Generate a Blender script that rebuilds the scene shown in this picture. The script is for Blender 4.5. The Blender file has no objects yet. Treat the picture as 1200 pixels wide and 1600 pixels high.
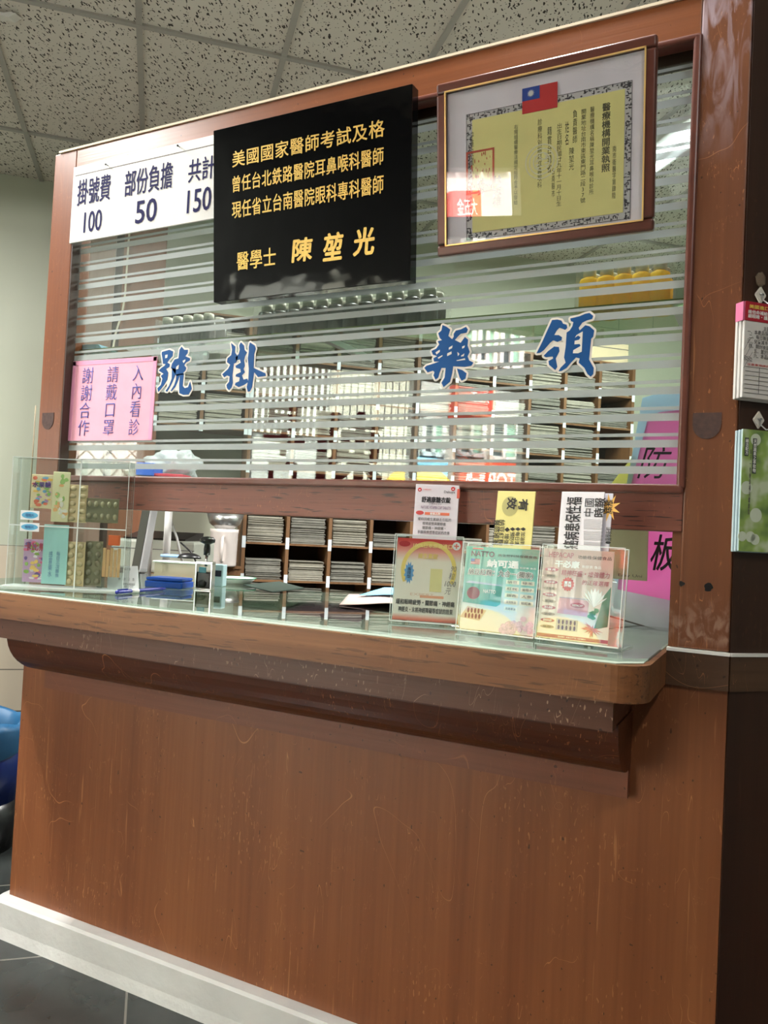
import bpy, bmesh, math, random
from mathutils import Vector, Matrix
random.seed(7)
S = bpy.context.scene
COL = S.collection

# ---------------------------------------------------------------- camera
G = math.radians(43.1425)                     # the room's own grid is turned 43 degrees against the counter
FWD = Vector((-0.45176, 0.89170, 0.02804)); RGT = Vector((0.89157, 0.45013, 0.04976)); UPV = Vector((-0.03175, -0.04748, 0.99837))
CAM = Vector((0.0, -1.56, 1.18)); FPX = 1226.1
cd = bpy.data.cameras.new('camera'); cam = bpy.data.objects.new('camera', cd); COL.objects.link(cam)
cd.sensor_fit = 'VERTICAL'; cd.sensor_height = 24.0; cd.lens = FPX / 1600.0 * 24.0
cd.clip_start = 0.05; cd.clip_end = 200
cam.matrix_world = Matrix(((RGT.x, UPV.x, -FWD.x, CAM.x), (RGT.y, UPV.y, -FWD.y, CAM.y), (RGT.z, UPV.z, -FWD.z, CAM.z), (0, 0, 0, 1)))
S.camera = cam

# ---------------------------------------------------------------- light
S.view_settings.view_transform = 'Standard'; S.view_settings.look = 'None'
S.view_settings.gamma = 1.0; S.view_settings.exposure = 1.75
S.view_settings.use_curve_mapping = False
S.cycles.use_denoising = True
S.cycles.max_bounces = 9; S.cycles.diffuse_bounces = 5; S.cycles.glossy_bounces = 4
S.cycles.transparent_max_bounces = 24; S.cycles.transmission_bounces = 6
S.cycles.caustics_reflective = False; S.cycles.caustics_refractive = False
S.cycles.sample_clamp_indirect = 6
W = bpy.data.worlds.new('World'); S.world = W; W.use_nodes = True
wn = W.node_tree.nodes; wl = W.node_tree.links
bgn = wn['Background']; sky = wn.new('ShaderNodeTexSky'); sky.sky_type = 'NISHITA'
sky.sun_disc = False; sky.sun_elevation = math.radians(48); sky.sun_rotation = math.radians(60)
sky.air_density = 1.2; sky.dust_density = 2.5
hs = wn.new('ShaderNodeHueSaturation'); hs.inputs['Saturation'].default_value = .35
wl.new(sky.outputs[0], hs.inputs['Color']); wl.new(hs.outputs[0], bgn.inputs[0]); bgn.inputs[1].default_value = 0.68

def dir_grid(a, b, z=0.0):                     # a, b along the room's grid -> world offset
    return Vector((a * math.cos(G) - b * math.sin(G), a * math.sin(G) + b * math.cos(G), z))
def gp(a, b, z=0.0):                           # room grid coordinates -> world
    return dir_grid(a, b, z) + Vector((0, -1.56, 0))

sl = bpy.data.lights.new('sun', 'SUN'); sl.energy = 9.5; sl.angle = math.radians(1.0); sl.color = (1.0, .94, .86)
so = bpy.data.objects.new('sun', sl); COL.objects.link(so)
so.rotation_euler = (-dir_grid(0.75, 0.25, 0.85)).to_track_quat('-Z', 'Y').to_euler()

def area(name, loc, look, sx, sy, power, col=(1, 1, 1), portal=False):
    l = bpy.data.lights.new(name, 'AREA'); l.shape = 'RECTANGLE'; l.size = sx; l.size_y = sy
    l.energy = power; l.color = col
    o = bpy.data.objects.new(name, l); COL.objects.link(o); o.location = loc
    o.rotation_euler = look.to_track_quat('-Z', 'Y').to_euler()
    if portal: l.cycles.is_portal = True
    return o
A_ST = -2.65                                    # street wall
p = area('street_portal', gp(A_ST - .12, .55, 1.25), dir_grid(1, 0), 2.6, 2.5, 1, portal=True)

# ---------------------------------------------------------------- helpers
def lin(h):
    if isinstance(h, str):
        h = h.lstrip('#'); c = [int(h[i:i+2], 16) / 255 for i in (0, 2, 4)]
    else: c = [v / 255 for v in h]
    return tuple((v / 12.92 if v <= .04045 else ((v + .055) / 1.055) ** 2.4) for v in c) + (1.0,)
MATS = {}
def mat(name, col=(200, 200, 200), rough=.5, metal=0.0, spec=.5, emit=None, coat=0.0, var=0.0, vscale=20, bump=0.0, bscale=60, stretch=(1, 1, 1)):
    if name in MATS: return MATS[name]
    m = bpy.data.materials.new(name); m.use_nodes = True; n = m.node_tree.nodes; l = m.node_tree.links
    b = n['Principled BSDF']; c = lin(col)
    b.inputs['Base Color'].default_value = c; b.inputs['Roughness'].default_value = rough
    b.inputs['Metallic'].default_value = metal; b.inputs['Specular IOR Level'].default_value = spec
    b.inputs['Coat Weight'].default_value = coat
    tc = n.new('ShaderNodeTexCoord'); mp = n.new('ShaderNodeMapping'); mp.inputs['Scale'].default_value = stretch
    l.new(tc.outputs['Object'], mp.inputs[0])
    v = var if var else .04
    nz = n.new('ShaderNodeTexNoise'); nz.inputs['Scale'].default_value = vscale; nz.inputs['Detail'].default_value = 4
    l.new(mp.outputs[0], nz.inputs['Vector'])
    mr = n.new('ShaderNodeMapRange'); mr.inputs['From Min'].default_value = .3; mr.inputs['From Max'].default_value = .7
    mr.inputs['To Min'].default_value = 1 - v; mr.inputs['To Max'].default_value = 1 + v; l.new(nz.outputs[0], mr.inputs[0])
    mx = n.new('ShaderNodeMix'); mx.data_type = 'RGBA'; mx.blend_type = 'MULTIPLY'; mx.inputs[0].default_value = 1
    mx.inputs[6].default_value = c; l.new(mr.outputs[0], mx.inputs[7]); l.new(mx.outputs[2], b.inputs['Base Color'])
    if bump:
        n2 = n.new('ShaderNodeTexNoise'); n2.inputs['Scale'].default_value = bscale; n2.inputs['Detail'].default_value = 3
        l.new(mp.outputs[0], n2.inputs['Vector'])
        bp = n.new('ShaderNodeBump'); bp.inputs['Strength'].default_value = bump; bp.inputs['Distance'].default_value = .01
        l.new(n2.outputs[0], bp.inputs['Height']); l.new(bp.outputs[0], b.inputs['Normal'])
    if emit: b.inputs['Emission Color'].default_value = c; b.inputs['Emission Strength'].default_value = emit
    MATS[name] = m; return m

def wood(name, dark, light, axis='z', rough=.38, scr=.6, grain=1.0, pores=0.0, scrcol=(196, 132, 84), bloom_sheen=False, spec=.5, fine=1.0, worn=0.0):
    m = bpy.data.materials.new(name); m.use_nodes = True; n = m.node_tree.nodes; l = m.node_tree.links
    b = n['Principled BSDF']; b.inputs['Roughness'].default_value = rough; b.inputs['Specular IOR Level'].default_value = spec
    tc = n.new('ShaderNodeTexCoord')
    def noise(scale, sc, det=4, dist=0.0, off=0.0):
        mp = n.new('ShaderNodeMapping'); mp.inputs['Scale'].default_value = sc; mp.inputs['Location'].default_value = (off, off * .7, off * .3)
        l.new(tc.outputs['Object'], mp.inputs[0])
        z = n.new('ShaderNodeTexNoise'); z.inputs['Scale'].default_value = scale; z.inputs['Detail'].default_value = det
        z.inputs['Distortion'].default_value = dist; l.new(mp.outputs[0], z.inputs['Vector']); return z.outputs[0]
    def ramp(inp, a, b_, lo=0.0, hi=1.0):
        r = n.new('ShaderNodeMapRange'); r.inputs['From Min'].default_value = a; r.inputs['From Max'].default_value = b_
        r.inputs['To Min'].default_value = lo; r.inputs['To Max'].default_value = hi; l.new(inp, r.inputs[0]); return r.outputs[0]
    def math_(op, a, b_):
        q = n.new('ShaderNodeMath'); q.operation = op
        for i, v in enumerate((a, b_)):
            if v is None: continue
            if isinstance(v, (int, float)): q.inputs[i].default_value = v
            else: l.new(v, q.inputs[i])
        return q.outputs[0]
    def mixc(fac, a, b_, mode='MIX'):
        q = n.new('ShaderNodeMix'); q.data_type = 'RGBA'; q.blend_type = mode
        for i, v in ((0, fac), (6, a), (7, b_)):
            if isinstance(v, (int, float, tuple)): q.inputs[i].default_value = v
            else: l.new(v, q.inputs[i])
        return q.outputs[2]
    long_ = {'z': (1, 1, .06), 'x': (.06, 1, 1)}[axis]
    shortS = {'z': (1, 1, .02), 'x': (.02, 1, 1)}[axis]
    g1 = noise(9 * grain, long_, 5, .6); g2 = noise(90 * fine, shortS, 3, 0, 3.0); g3 = noise(1.3, (1, 1, 1), 2, 0, 9.0)
    f = math_('ADD', math_('MULTIPLY', g1, .55), math_('MULTIPLY', g2, .25)); f = math_('ADD', f, math_('MULTIPLY', g3, .2))
    f = ramp(f, .36, .64)
    c = mixc(f, lin(dark), lin(light))
    if pores:
        pr = noise(170, {'z': (1, 1, .08), 'x': (.08, 1, 1)}[axis], 2, 0, 5.0)
        c = mixc(ramp(pr, .60, .66, 0, pores), c, lin((30, 14, 10)))
    # fine curved scratches showing the pale wood underneath
    if scr:
        tot = None
        for k, (sc, st, wd, thr) in enumerate(((2.2, (1, 1, .55), .0010, .54), (6.5, (1.6, 1, .5), .0020, .57), (16, (1.6, 1, .30), .0040, .60), (42, (2.2, 1, .30), .008, .62))):
            s1 = noise(sc, st, 1.5, 1.8, 11.0 + 7 * k); m1 = noise(3.3 + 5 * k, (1, 1, 1), 2, .4, 31 + 5 * k)
            line = ramp(math_('ABSOLUTE', math_('SUBTRACT', s1, .5), None), 0, wd, 1, 0)
            msk = ramp(m1, thr, thr + .06)
            v = math_('MULTIPLY', line, msk); tot = v if tot is None else math_('MAXIMUM', tot, v)
        c = mixc(math_('MULTIPLY', tot, scr), c, lin(scrcol))
        ck = noise(150, (1.5, 1, .5), 0, 0, 77); cm = noise(4, (1, 1, 1), 2, 0, 55)
        c = mixc(math_('MULTIPLY', math_('MULTIPLY', ramp(ck, .735, .76), ramp(cm, .5, .66)), scr * .7), c, lin(scrcol))
        if axis == 'z':
            vs_ = noise(120, (1, 1, .035), 2, .3, 120); vm = noise(2.6, (1, 1, .5), 3, .3, 140)
            c = mixc(math_('MULTIPLY', math_('MULTIPLY', ramp(vs_, .66, .72), ramp(vm, .48, .62)), scr * .5), c, lin(scrcol))
        dk = noise(120, (1, 1, .8), 0, 0, 91)
        c = mixc(ramp(dk, .82, .84, 0, .7), c, lin((40, 20, 14)))
    if worn:
        wv = noise(5, long_, 6, 1.2, 41)
        c = mixc(ramp(wv, .55, .72, 0, worn), c, lin((190, 128, 78)))
    if bloom_sheen:                                  # milky worn varnish at top and foot, with reflected light painted in at top
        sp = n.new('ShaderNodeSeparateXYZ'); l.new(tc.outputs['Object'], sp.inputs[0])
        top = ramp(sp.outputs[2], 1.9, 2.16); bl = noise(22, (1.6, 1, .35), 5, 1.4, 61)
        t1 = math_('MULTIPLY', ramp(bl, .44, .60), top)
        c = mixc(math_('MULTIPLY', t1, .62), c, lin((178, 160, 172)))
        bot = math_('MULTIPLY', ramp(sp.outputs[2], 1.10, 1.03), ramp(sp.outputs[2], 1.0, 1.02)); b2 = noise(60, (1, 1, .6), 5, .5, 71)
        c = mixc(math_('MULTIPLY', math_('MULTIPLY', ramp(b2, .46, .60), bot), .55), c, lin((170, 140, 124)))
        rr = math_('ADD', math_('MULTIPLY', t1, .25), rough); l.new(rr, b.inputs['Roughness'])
    l.new(c, b.inputs['Base Color'])
    bp = n.new('ShaderNodeBump'); bp.inputs['Strength'].default_value = .12; bp.inputs['Distance'].default_value = .004
    l.new(g2, bp.inputs['Height']); l.new(bp.outputs[0], b.inputs['Normal'])
    return m

def glassy(name, tint=(235, 245, 242), f0=.05, alpha_col=None, rough=0.0):
    """thin clear sheet: clear with a fresnel-weighted mirror"""
    m = bpy.data.materials.new(name); m.use_nodes = True; n = m.node_tree.nodes; l = m.node_tree.links
    n.remove(n['Principled BSDF']); out = n['Material Output']
    tr = n.new('ShaderNodeBsdfTransparent'); tr.inputs[0].default_value = lin(tint)
    gl = n.new('ShaderNodeBsdfGlossy'); gl.inputs['Roughness'].default_value = rough
    geo = n.new('ShaderNodeNewGeometry'); dt = n.new('ShaderNodeVectorMath'); dt.operation = 'DOT_PRODUCT'
    l.new(geo.outputs['Normal'], dt.inputs[0]); l.new(geo.outputs['Incoming'], dt.inputs[1])
    ab = n.new('ShaderNodeMath'); ab.operation = 'ABSOLUTE'; l.new(dt.outputs['Value'], ab.inputs[0])
    om = n.new('ShaderNodeMath'); om.operation = 'SUBTRACT'; om.inputs[0].default_value = 1; l.new(ab.outputs[0], om.inputs[1])
    pw = n.new('ShaderNodeMath'); pw.operation = 'POWER'; pw.inputs[1].default_value = 5; l.new(om.outputs[0], pw.inputs[0])
    ma = n.new('ShaderNodeMath'); ma.operation = 'MULTIPLY_ADD'; ma.inputs[1].default_value = 1 - f0; ma.inputs[2].default_value = f0
    ma.use_clamp = True; l.new(pw.outputs[0], ma.inputs[0])
    mx = n.new('ShaderNodeMixShader'); l.new(ma.outputs[0], mx.inputs[0]); l.new(tr.outputs[0], mx.inputs[1]); l.new(gl.outputs[0], mx.inputs[2])
    l.new(mx.outputs[0], out.inputs[0]); return m

def sheet(name, col, tl=.45):
    m = bpy.data.materials.new(name); m.use_nodes = True; n = m.node_tree.nodes; l = m.node_tree.links
    b = n['Principled BSDF']; b.inputs['Base Color'].default_value = lin(col); b.inputs['Roughness'].default_value = .7
    t = n.new('ShaderNodeBsdfTranslucent'); t.inputs[0].default_value = lin(col)
    mx = n.new('ShaderNodeMixShader'); mx.inputs[0].default_value = tl
    l.new(b.outputs[0], mx.inputs[1]); l.new(t.outputs[0], mx.inputs[2]); l.new(mx.outputs[0], n['Material Output'].inputs[0]); return m
def film(name, col, alpha, rough=.6):
    m = bpy.data.materials.new(name); m.use_nodes = True; n = m.node_tree.nodes
    b = n['Principled BSDF']; b.inputs['Base Color'].default_value = lin(col); b.inputs['Alpha'].default_value = alpha
    b.inputs['Roughness'].default_value = rough; return m

# mesh builder -----------------------------------------------------
class MB:
    def __init__(s): s.v = []; s.f = []; s.sm = []
    def add(s, vs, fs, smooth=False):
        o = len(s.v); s.v += [tuple(v) for v in vs]; s.f += [tuple(i + o for i in f) for f in fs]; s.sm += [smooth] * len(fs); return s
    def box(s, x0, x1, y0, y1, z0, z1):
        vs = [(x, y, z) for x in (x0, x1) for y in (y0, y1) for z in (z0, z1)]
        return s.add(vs, [(0, 1, 3, 2), (4, 6, 7, 5), (0, 4, 5, 1), (2, 3, 7, 6), (0, 2, 6, 4), (1, 5, 7, 3)])
    def bbox(s, x0, x1, y0, y1, z0, z1, r=.004, seg=2):   # bevelled box
        bm = bmesh.new(); bmesh.ops.create_cube(bm, size=1)
        bmesh.ops.scale(bm, vec=(x1 - x0, y1 - y0, z1 - z0), verts=bm.verts)
        bmesh.ops.translate(bm, vec=((x0 + x1) / 2, (y0 + y1) / 2, (z0 + z1) / 2), verts=bm.verts)
        bmesh.ops.bevel(bm, geom=bm.edges[:] + bm.verts[:], offset=r, segments=seg, affect='EDGES', profile=.5)
        s.bm(bm); return s
    def bm(s, bm, smooth=False):
        bm.verts.ensure_lookup_table(); bm.verts.index_update()
        s.add([v.co[:] for v in bm.verts], [[v.index for v in f.verts] for f in bm.faces], smooth); bm.free(); return s
    def prism(s, pts, y0, y1):                 # polygon in xz extruded along y
        n = len(pts); vs = [(x, y0, z) for x, z in pts] + [(x, y1, z) for x, z in pts]
        a = sum(pts[i][0] * pts[(i + 1) % n][1] - pts[(i + 1) % n][0] * pts[i][1] for i in range(n))
        fs = [tuple(range(n)), tuple(range(2 * n - 1, n - 1, -1))] + [(i, i + n, (i + 1) % n + n, (i + 1) % n) for i in range(n)]
        if a < 0: fs = [f[::-1] for f in fs]
        return s.add(vs, fs)
    def prismx(s, pts, x0, x1):                # polygon in yz extruded along x
        n = len(pts); vs = [(x0, y, z) for y, z in pts] + [(x1, y, z) for y, z in pts]
        return s.add(vs, [tuple(range(n)), tuple(range(2 * n - 1, n - 1, -1))] + [(i, i + n, (i + 1) % n + n, (i + 1) % n) for i in range(n)])
    def lathe(s, prof, c=(0, 0, 0), n=20, axis='z'):
        vs = []; m = len(prof)
        for i in range(n):
            t = 2 * math.pi * i / n
            for r, h in prof:
                p_ = (r * math.cos(t), r * math.sin(t), h) if axis == 'z' else (r * math.cos(t), h, r * math.sin(t))
                vs.append((c[0] + p_[0], c[1] + p_[1], c[2] + p_[2]))
        fs = [(i * m + j, ((i + 1) % n) * m + j, ((i + 1) % n) * m + j + 1, i * m + j + 1) for i in range(n) for j in range(m - 1)]
        return s.add(vs, fs, True)
    def tube(s, pts, r, n=8):
        pts = [Vector(q) for q in pts]; rings = []
        for i, q in enumerate(pts):
            d = (pts[min(i + 1, len(pts) - 1)] - pts[max(i - 1, 0)]).normalized()
            u = d.orthogonal().normalized() if i == 0 else (u - d * u.dot(d)).normalized(); w = d.cross(u)
            rings.append([q + u * r * math.cos(2 * math.pi * k / n) + w * r * math.sin(2 * math.pi * k / n) for k in range(n)])
        vs = [v for rg in rings for v in rg]
        fs = [(i * n + k, i * n + (k + 1) % n, (i + 1) * n + (k + 1) % n, (i + 1) * n + k) for i in range(len(pts) - 1) for k in range(n)]
        fs += [tuple(range(n))[::-1], tuple((len(pts) - 1) * n + k for k in range(n))]
        return s.add(vs, fs, True)
    def build(s, name, m, parent=None, M=None):
        me = bpy.data.meshes.new(name); me.from_pydata(s.v, [], s.f); me.update()
        bm = bmesh.new(); bm.from_mesh(me); bmesh.ops.recalc_face_normals(bm, faces=bm.faces); bm.to_mesh(me); bm.free()
        for p_, sm in zip(me.polygons, s.sm): p_.use_smooth = sm
        if m is not None: me.materials.append(m)
        o = bpy.data.objects.new(name, me); COL.objects.link(o)
        if parent is not None: o.parent = parent
        if M is not None: o.matrix_local = M
        return o
def tag(o, label=None, cat=None, group=None, kind=None):
    if label: o['label'] = label
    if cat: o['category'] = cat
    if group: o['group'] = group
    if kind: o['kind'] = kind
    return o
def thing(name, label, cat, M=None, group=None):
    o = bpy.data.objects.new(name, None); COL.objects.link(o); o.empty_display_size = .05
    if M is not None: o.matrix_world = M
    return tag(o, label, cat, group)
def struct(name, M=None):
    o = bpy.data.objects.new(name, None); COL.objects.link(o)
    if M is not None: o.matrix_world = M
    o['kind'] = 'structure'; return o
def frame(loc, yaw=0.0, lean=0.0, roll=0.0):   # lean > 0: the top comes towards the viewer
    return Matrix.Translation(Vector(loc)) @ Matrix.Rotation(yaw, 4, 'Z') @ Matrix.Rotation(lean, 4, 'X') @ Matrix.Rotation(roll, 4, 'Y')

# measuring: where a sight line of the photograph meets a given plane of the room
def ray(px, py): return FWD + RGT * ((px - 600) / FPX) - UPV * ((py - 800) / FPX)
def onY(px, py, Y=0.0):
    d = ray(px, py); return CAM + d * ((Y - CAM.y) / d.y)
def onZ(px, py, Z):
    d = ray(px, py); return CAM + d * ((Z - CAM.z) / d.z)
def loc(M, px, py):                            # local x, z on the plane y = 0 of a frame
    o = M.translation; nn = (M.to_3x3() @ Vector((0, 1, 0))); d = ray(px, py)
    q = M.inverted() @ (CAM + d * ((o - CAM).dot(nn) / d.dot(nn))); return q.x, q.z
def refl(px, py, a=A_ST):                      # what the window pane mirrors: grid b, z on the plane a
    d = ray(px, py); d.y = -d.y; c = Vector((CAM.x, .06 - CAM.y, CAM.z)); nn = dir_grid(1, 0)
    q = c + d * (a - (c - gp(0, 0)).dot(nn)) / d.dot(nn); q -= gp(0, 0); return q.dot(dir_grid(0, 1)), q.z

# writing -----------------------------------------------------------
def text_mesh(s, bold=0.0, extrude=.0003, spacing=1.0, line=1.0):
    cu = bpy.data.curves.new('txt', 'FONT'); cu.body = s; cu.extrude = extrude; cu.offset = bold
    cu.space_character = spacing; cu.space_line = line; cu.resolution_u = 3; cu.align_x = 'CENTER'; cu.size = 1
    o = bpy.data.objects.new('txt', cu); COL.objects.link(o)
    me = bpy.data.meshes.new_from_object(o.evaluated_get(bpy.context.evaluated_depsgraph_get()))
    bpy.data.objects.remove(o); bpy.data.curves.remove(cu); return me
def text(name, s, x0, x1, z0, z1, m, parent=None, y=-.001, bold=0.0, rot=0.0, shear=0.0, mirror=False, vertical=False, keep=False, ex=.0002, line=1.0, M=None, spacing=1.0):
    if vertical: s = '\n'.join(s)
    lines = s.count('\n') + 1
    me = text_mesh(s, min(bold, 0.0), 0.0, spacing, line)
    if rot:
        c_, s_ = math.cos(rot), math.sin(rot)
        for v in me.vertices: v.co = (v.co.x * c_ - v.co.y * s_, v.co.x * s_ + v.co.y * c_, v.co.z)
    xs = [v.co.x for v in me.vertices]; ys = [v.co.y for v in me.vertices]
    a0, a1, b0, b1 = min(xs), max(xs), min(ys), max(ys)
    sx = (x1 - x0) / (a1 - a0); sy = (z1 - z0) / max(b1 - b0, 1e-6)
    if keep: sx = sy = min(sx, sy)
    cx, cz = (x0 + x1) / 2, (z0 + z1) / 2
    for v in me.vertices:
        X = (v.co.x - (a0 + a1) / 2) * sx; Z = (v.co.y - (b0 + b1) / 2) * sy
        if mirror: X = -X
        v.co = (cx + X + shear * Z, y, cz + Z)
    if bold > 0:                               # thicken the strokes with slightly shifted copies of the outline
        horiz = abs(rot) > 1; ch = (x1 - x0) / lines if horiz else (z1 - z0) / lines
        nch = max(1, max(len(t_) for t_ in s.split('\n'))); cw = (z1 - z0) / nch if horiz else (x1 - x0) / nch
        rr_ = bold * min(ch, cw * 1.3) * 1.1; vs = [v.co.copy() for v in me.vertices]; fs = [tuple(p_.vertices) for p_ in me.polygons]; V, F = [], []
        kk = 10 if bold >= .05 else 6
        for i in range(kk):
            t_ = 2 * math.pi * i / kk; F += [tuple(j + len(V) for j in f) for f in fs]; V += [(v.x + rr_ * math.cos(t_), v.y - .000004 * i, v.z + rr_ * math.sin(t_)) for v in vs]
        bpy.data.meshes.remove(me); me = bpy.data.meshes.new(name); me.from_pydata(V, [], F); me.update(); ex = 0
    bm = bmesh.new(); bm.from_mesh(me)
    if mirror: bmesh.ops.reverse_faces(bm, faces=bm.faces)
    if ex:
        r = bmesh.ops.extrude_face_region(bm, geom=bm.faces[:])
        for e in r['geom']:
            if isinstance(e, bmesh.types.BMVert): e.co.y -= ex
        bmesh.ops.recalc_face_normals(bm, faces=bm.faces)
    bm.to_mesh(me); bm.free(); me.name = name
    me.materials.clear(); me.materials.append(m)
    o = bpy.data.objects.new(name, me); COL.objects.link(o)
    if parent is not None: o.parent = parent
    if M is not None: o.matrix_local = M
    return o
def blobs(mb, n, x0, x1, z0, z1, y0, y1, rw, rh, seed=1):
    rnd = random.Random(seed)
    for _ in range(n):
        cx, cz = rnd.uniform(x0, x1), rnd.uniform(z0, z1); w, h = rw * rnd.uniform(.5, 1.2), rh * rnd.uniform(.5, 1.2); t = rnd.uniform(0, 3)
        pts = [(cx + w * math.cos(t + 2 * math.pi * k / 7) * rnd.uniform(.6, 1), cz + h * math.sin(t + 2 * math.pi * k / 7) * rnd.uniform(.6, 1)) for k in range(7)]
        mb.prism(pts, y0, y1)
    return mb
def ell(cx, cz, rx, rz, n=20): return [(cx + rx * math.cos(2 * math.pi * k / n), cz + rz * math.sin(2 * math.pi * k / n)) for k in range(n)]

# ---------------------------------------------------------------- materials
M_panel = wood('varnished_panel', (114, 62, 32), (140, 84, 48), 'z', rough=.42, scr=.8, grain=.8)
M_frame = wood('varnished_frame', (106, 56, 28), (132, 74, 40), 'z', rough=.36, scr=.35)
M_post = wood('varnished_post', (98, 56, 34), (122, 74, 46), 'z', rough=.34, scr=.8, bloom_sheen=True)
M_frameh = wood('varnished_rail_top', (112, 60, 28), (138, 80, 42), 'x', rough=.36, scr=.25)
M_rail = wood('open_pored_rail', (98, 52, 38), (126, 70, 54), 'x', rough=.45, scr=.45, pores=.85, fine=1.2)
M_nose = wood('oak_nosing', (104, 62, 34), (146, 96, 58), 'x', rough=.5, scr=.3, pores=.5, worn=.3)
M_ledge = wood('shaded_ledge_wood', (64, 42, 28), (90, 62, 42), 'x', rough=.45, scr=.6)  # darker wood, with the shadow on the corner ledge put into its colour
M_apron = wood('scuffed_apron', (88, 50, 34), (112, 68, 50), 'x', rough=.45, scr=1.0, scrcol=(200, 160, 128))
M_mould = wood('dark_moulding', (70, 32, 16), (92, 46, 26), 'x', rough=.34, scr=.8)
M_strip = wood('lower_strip', (108, 60, 40), (132, 78, 56), 'x', rough=.45, scr=.3)
M_darkw = wood('dark_panelling', (44, 22, 10), (58, 30, 14), 'z', rough=.5, scr=.4, scrcol=(96, 56, 34))
M_bead = mat('glazing_bead', (96, 50, 38), .35, var=.15, vscale=30)
M_reveal = mat('reveal_wood', (60, 40, 30), .6, var=.2, vscale=40, stretch=(1, 1, .1))
M_cab = wood('cabinet_wood', (96, 66, 38), (128, 92, 58), 'z', rough=.6, scr=.0)
M_cabdark = mat('cabinet_inside', (58, 44, 32), .8, var=.2, vscale=12)
M_door = wood('door_wood', (104, 66, 44), (124, 82, 58), 'z', rough=.4, scr=.0)
M_door2 = wood('door_wood_grey', (118, 94, 80), (140, 118, 104), 'z', rough=.3, scr=.0)
M_white = mat('white_board', (226, 224, 220), .8, var=.02, spec=.08)
M_skirt = mat('white_skirting', (208, 208, 206), .55, var=.07, vscale=7, bump=.2, bscale=40)
M_chrome = mat('chrome', (215, 215, 215), .18, 1.0)
M_black = mat('black_plastic', (22, 22, 24), .3)
M_navy = mat('navy_ink', (26, 24, 74), .7, spec=.1)
M_gold = mat('gold_leaf', (222, 184, 96), .32, .35, var=.12, vscale=200)
M_blackgl = mat('black_lacquer', (8, 8, 9), .06, spec=.4, bump=.35, bscale=4.5)
M_blue = mat('blue_vinyl', (10, 78, 140), .55, var=.03, spec=.25)
M_cream = mat('cream_vinyl', (232, 224, 214), .5)
M_pink = mat('pink_paper', (246, 178, 198), .8, spec=.2)
M_pinkd = mat('pink_paper_edge', (236, 160, 194), .5)
M_inkblue = mat('blue_violet_ink', (84, 92, 170), .6)
M_frosty = film('frosted_stripe', (176, 184, 182), .74, .5)
M_pane = glassy('window_glass', (238, 245, 241), .085)
M_top = glassy('counter_glass', (240, 247, 243), .08)
M_acr = glassy('clear_acrylic', (248, 251, 250), .022)
M_acre = mat('acrylic_edge', (214, 222, 218), .2, var=.05)
M_steel = mat('brushed_steel', (190, 190, 188), .28, .9)
M_paper = mat('white_paper', (236, 236, 238), .7)
M_chart = mat('chart_paper', (158, 154, 140), .8, var=.12, vscale=30)
M_chart2 = mat('chart_paper_dull', (134, 132, 122), .8, var=.15, vscale=30)
M_tag = mat('white_shelf_tag', (214, 222, 226), .5)
M_ink = mat('black_ink', (36, 34, 36), .6)
M_grey = mat('grey_text', (96, 92, 92), .6)
M_red = mat('red_print', (204, 44, 48), .5)

# ---------------------------------------------------------------- the room
GR = Matrix.Translation(gp(0, 0)) @ Matrix.Rotation(G, 4, 'Z')     # the grid frame: x = a, y = b
CE = 3.25
WB = 5.2; A_R = 4.2; B_R = -2.6; B_P = 1.1902; A_P = 1.0113
m = bpy.data.materials.new('mineral_fibre_tile'); m.use_nodes = True; n = m.node_tree.nodes; l = m.node_tree.links
b = n['Principled BSDF']; b.inputs['Roughness'].default_value = .9
tc = n.new('ShaderNodeTexCoord')
c_prev = None
base = n.new('ShaderNodeTexNoise'); base.inputs['Scale'].default_value = 3; l.new(tc.outputs['Object'], base.inputs[0])
mx0 = n.new('ShaderNodeMix'); mx0.data_type = 'RGBA'; l.new(base.outputs[0], mx0.inputs[0]); mx0.inputs[6].default_value = lin((214, 207, 196)); mx0.inputs[7].default_value = lin((226, 219, 208))
c_prev = mx0.outputs[2]
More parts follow.
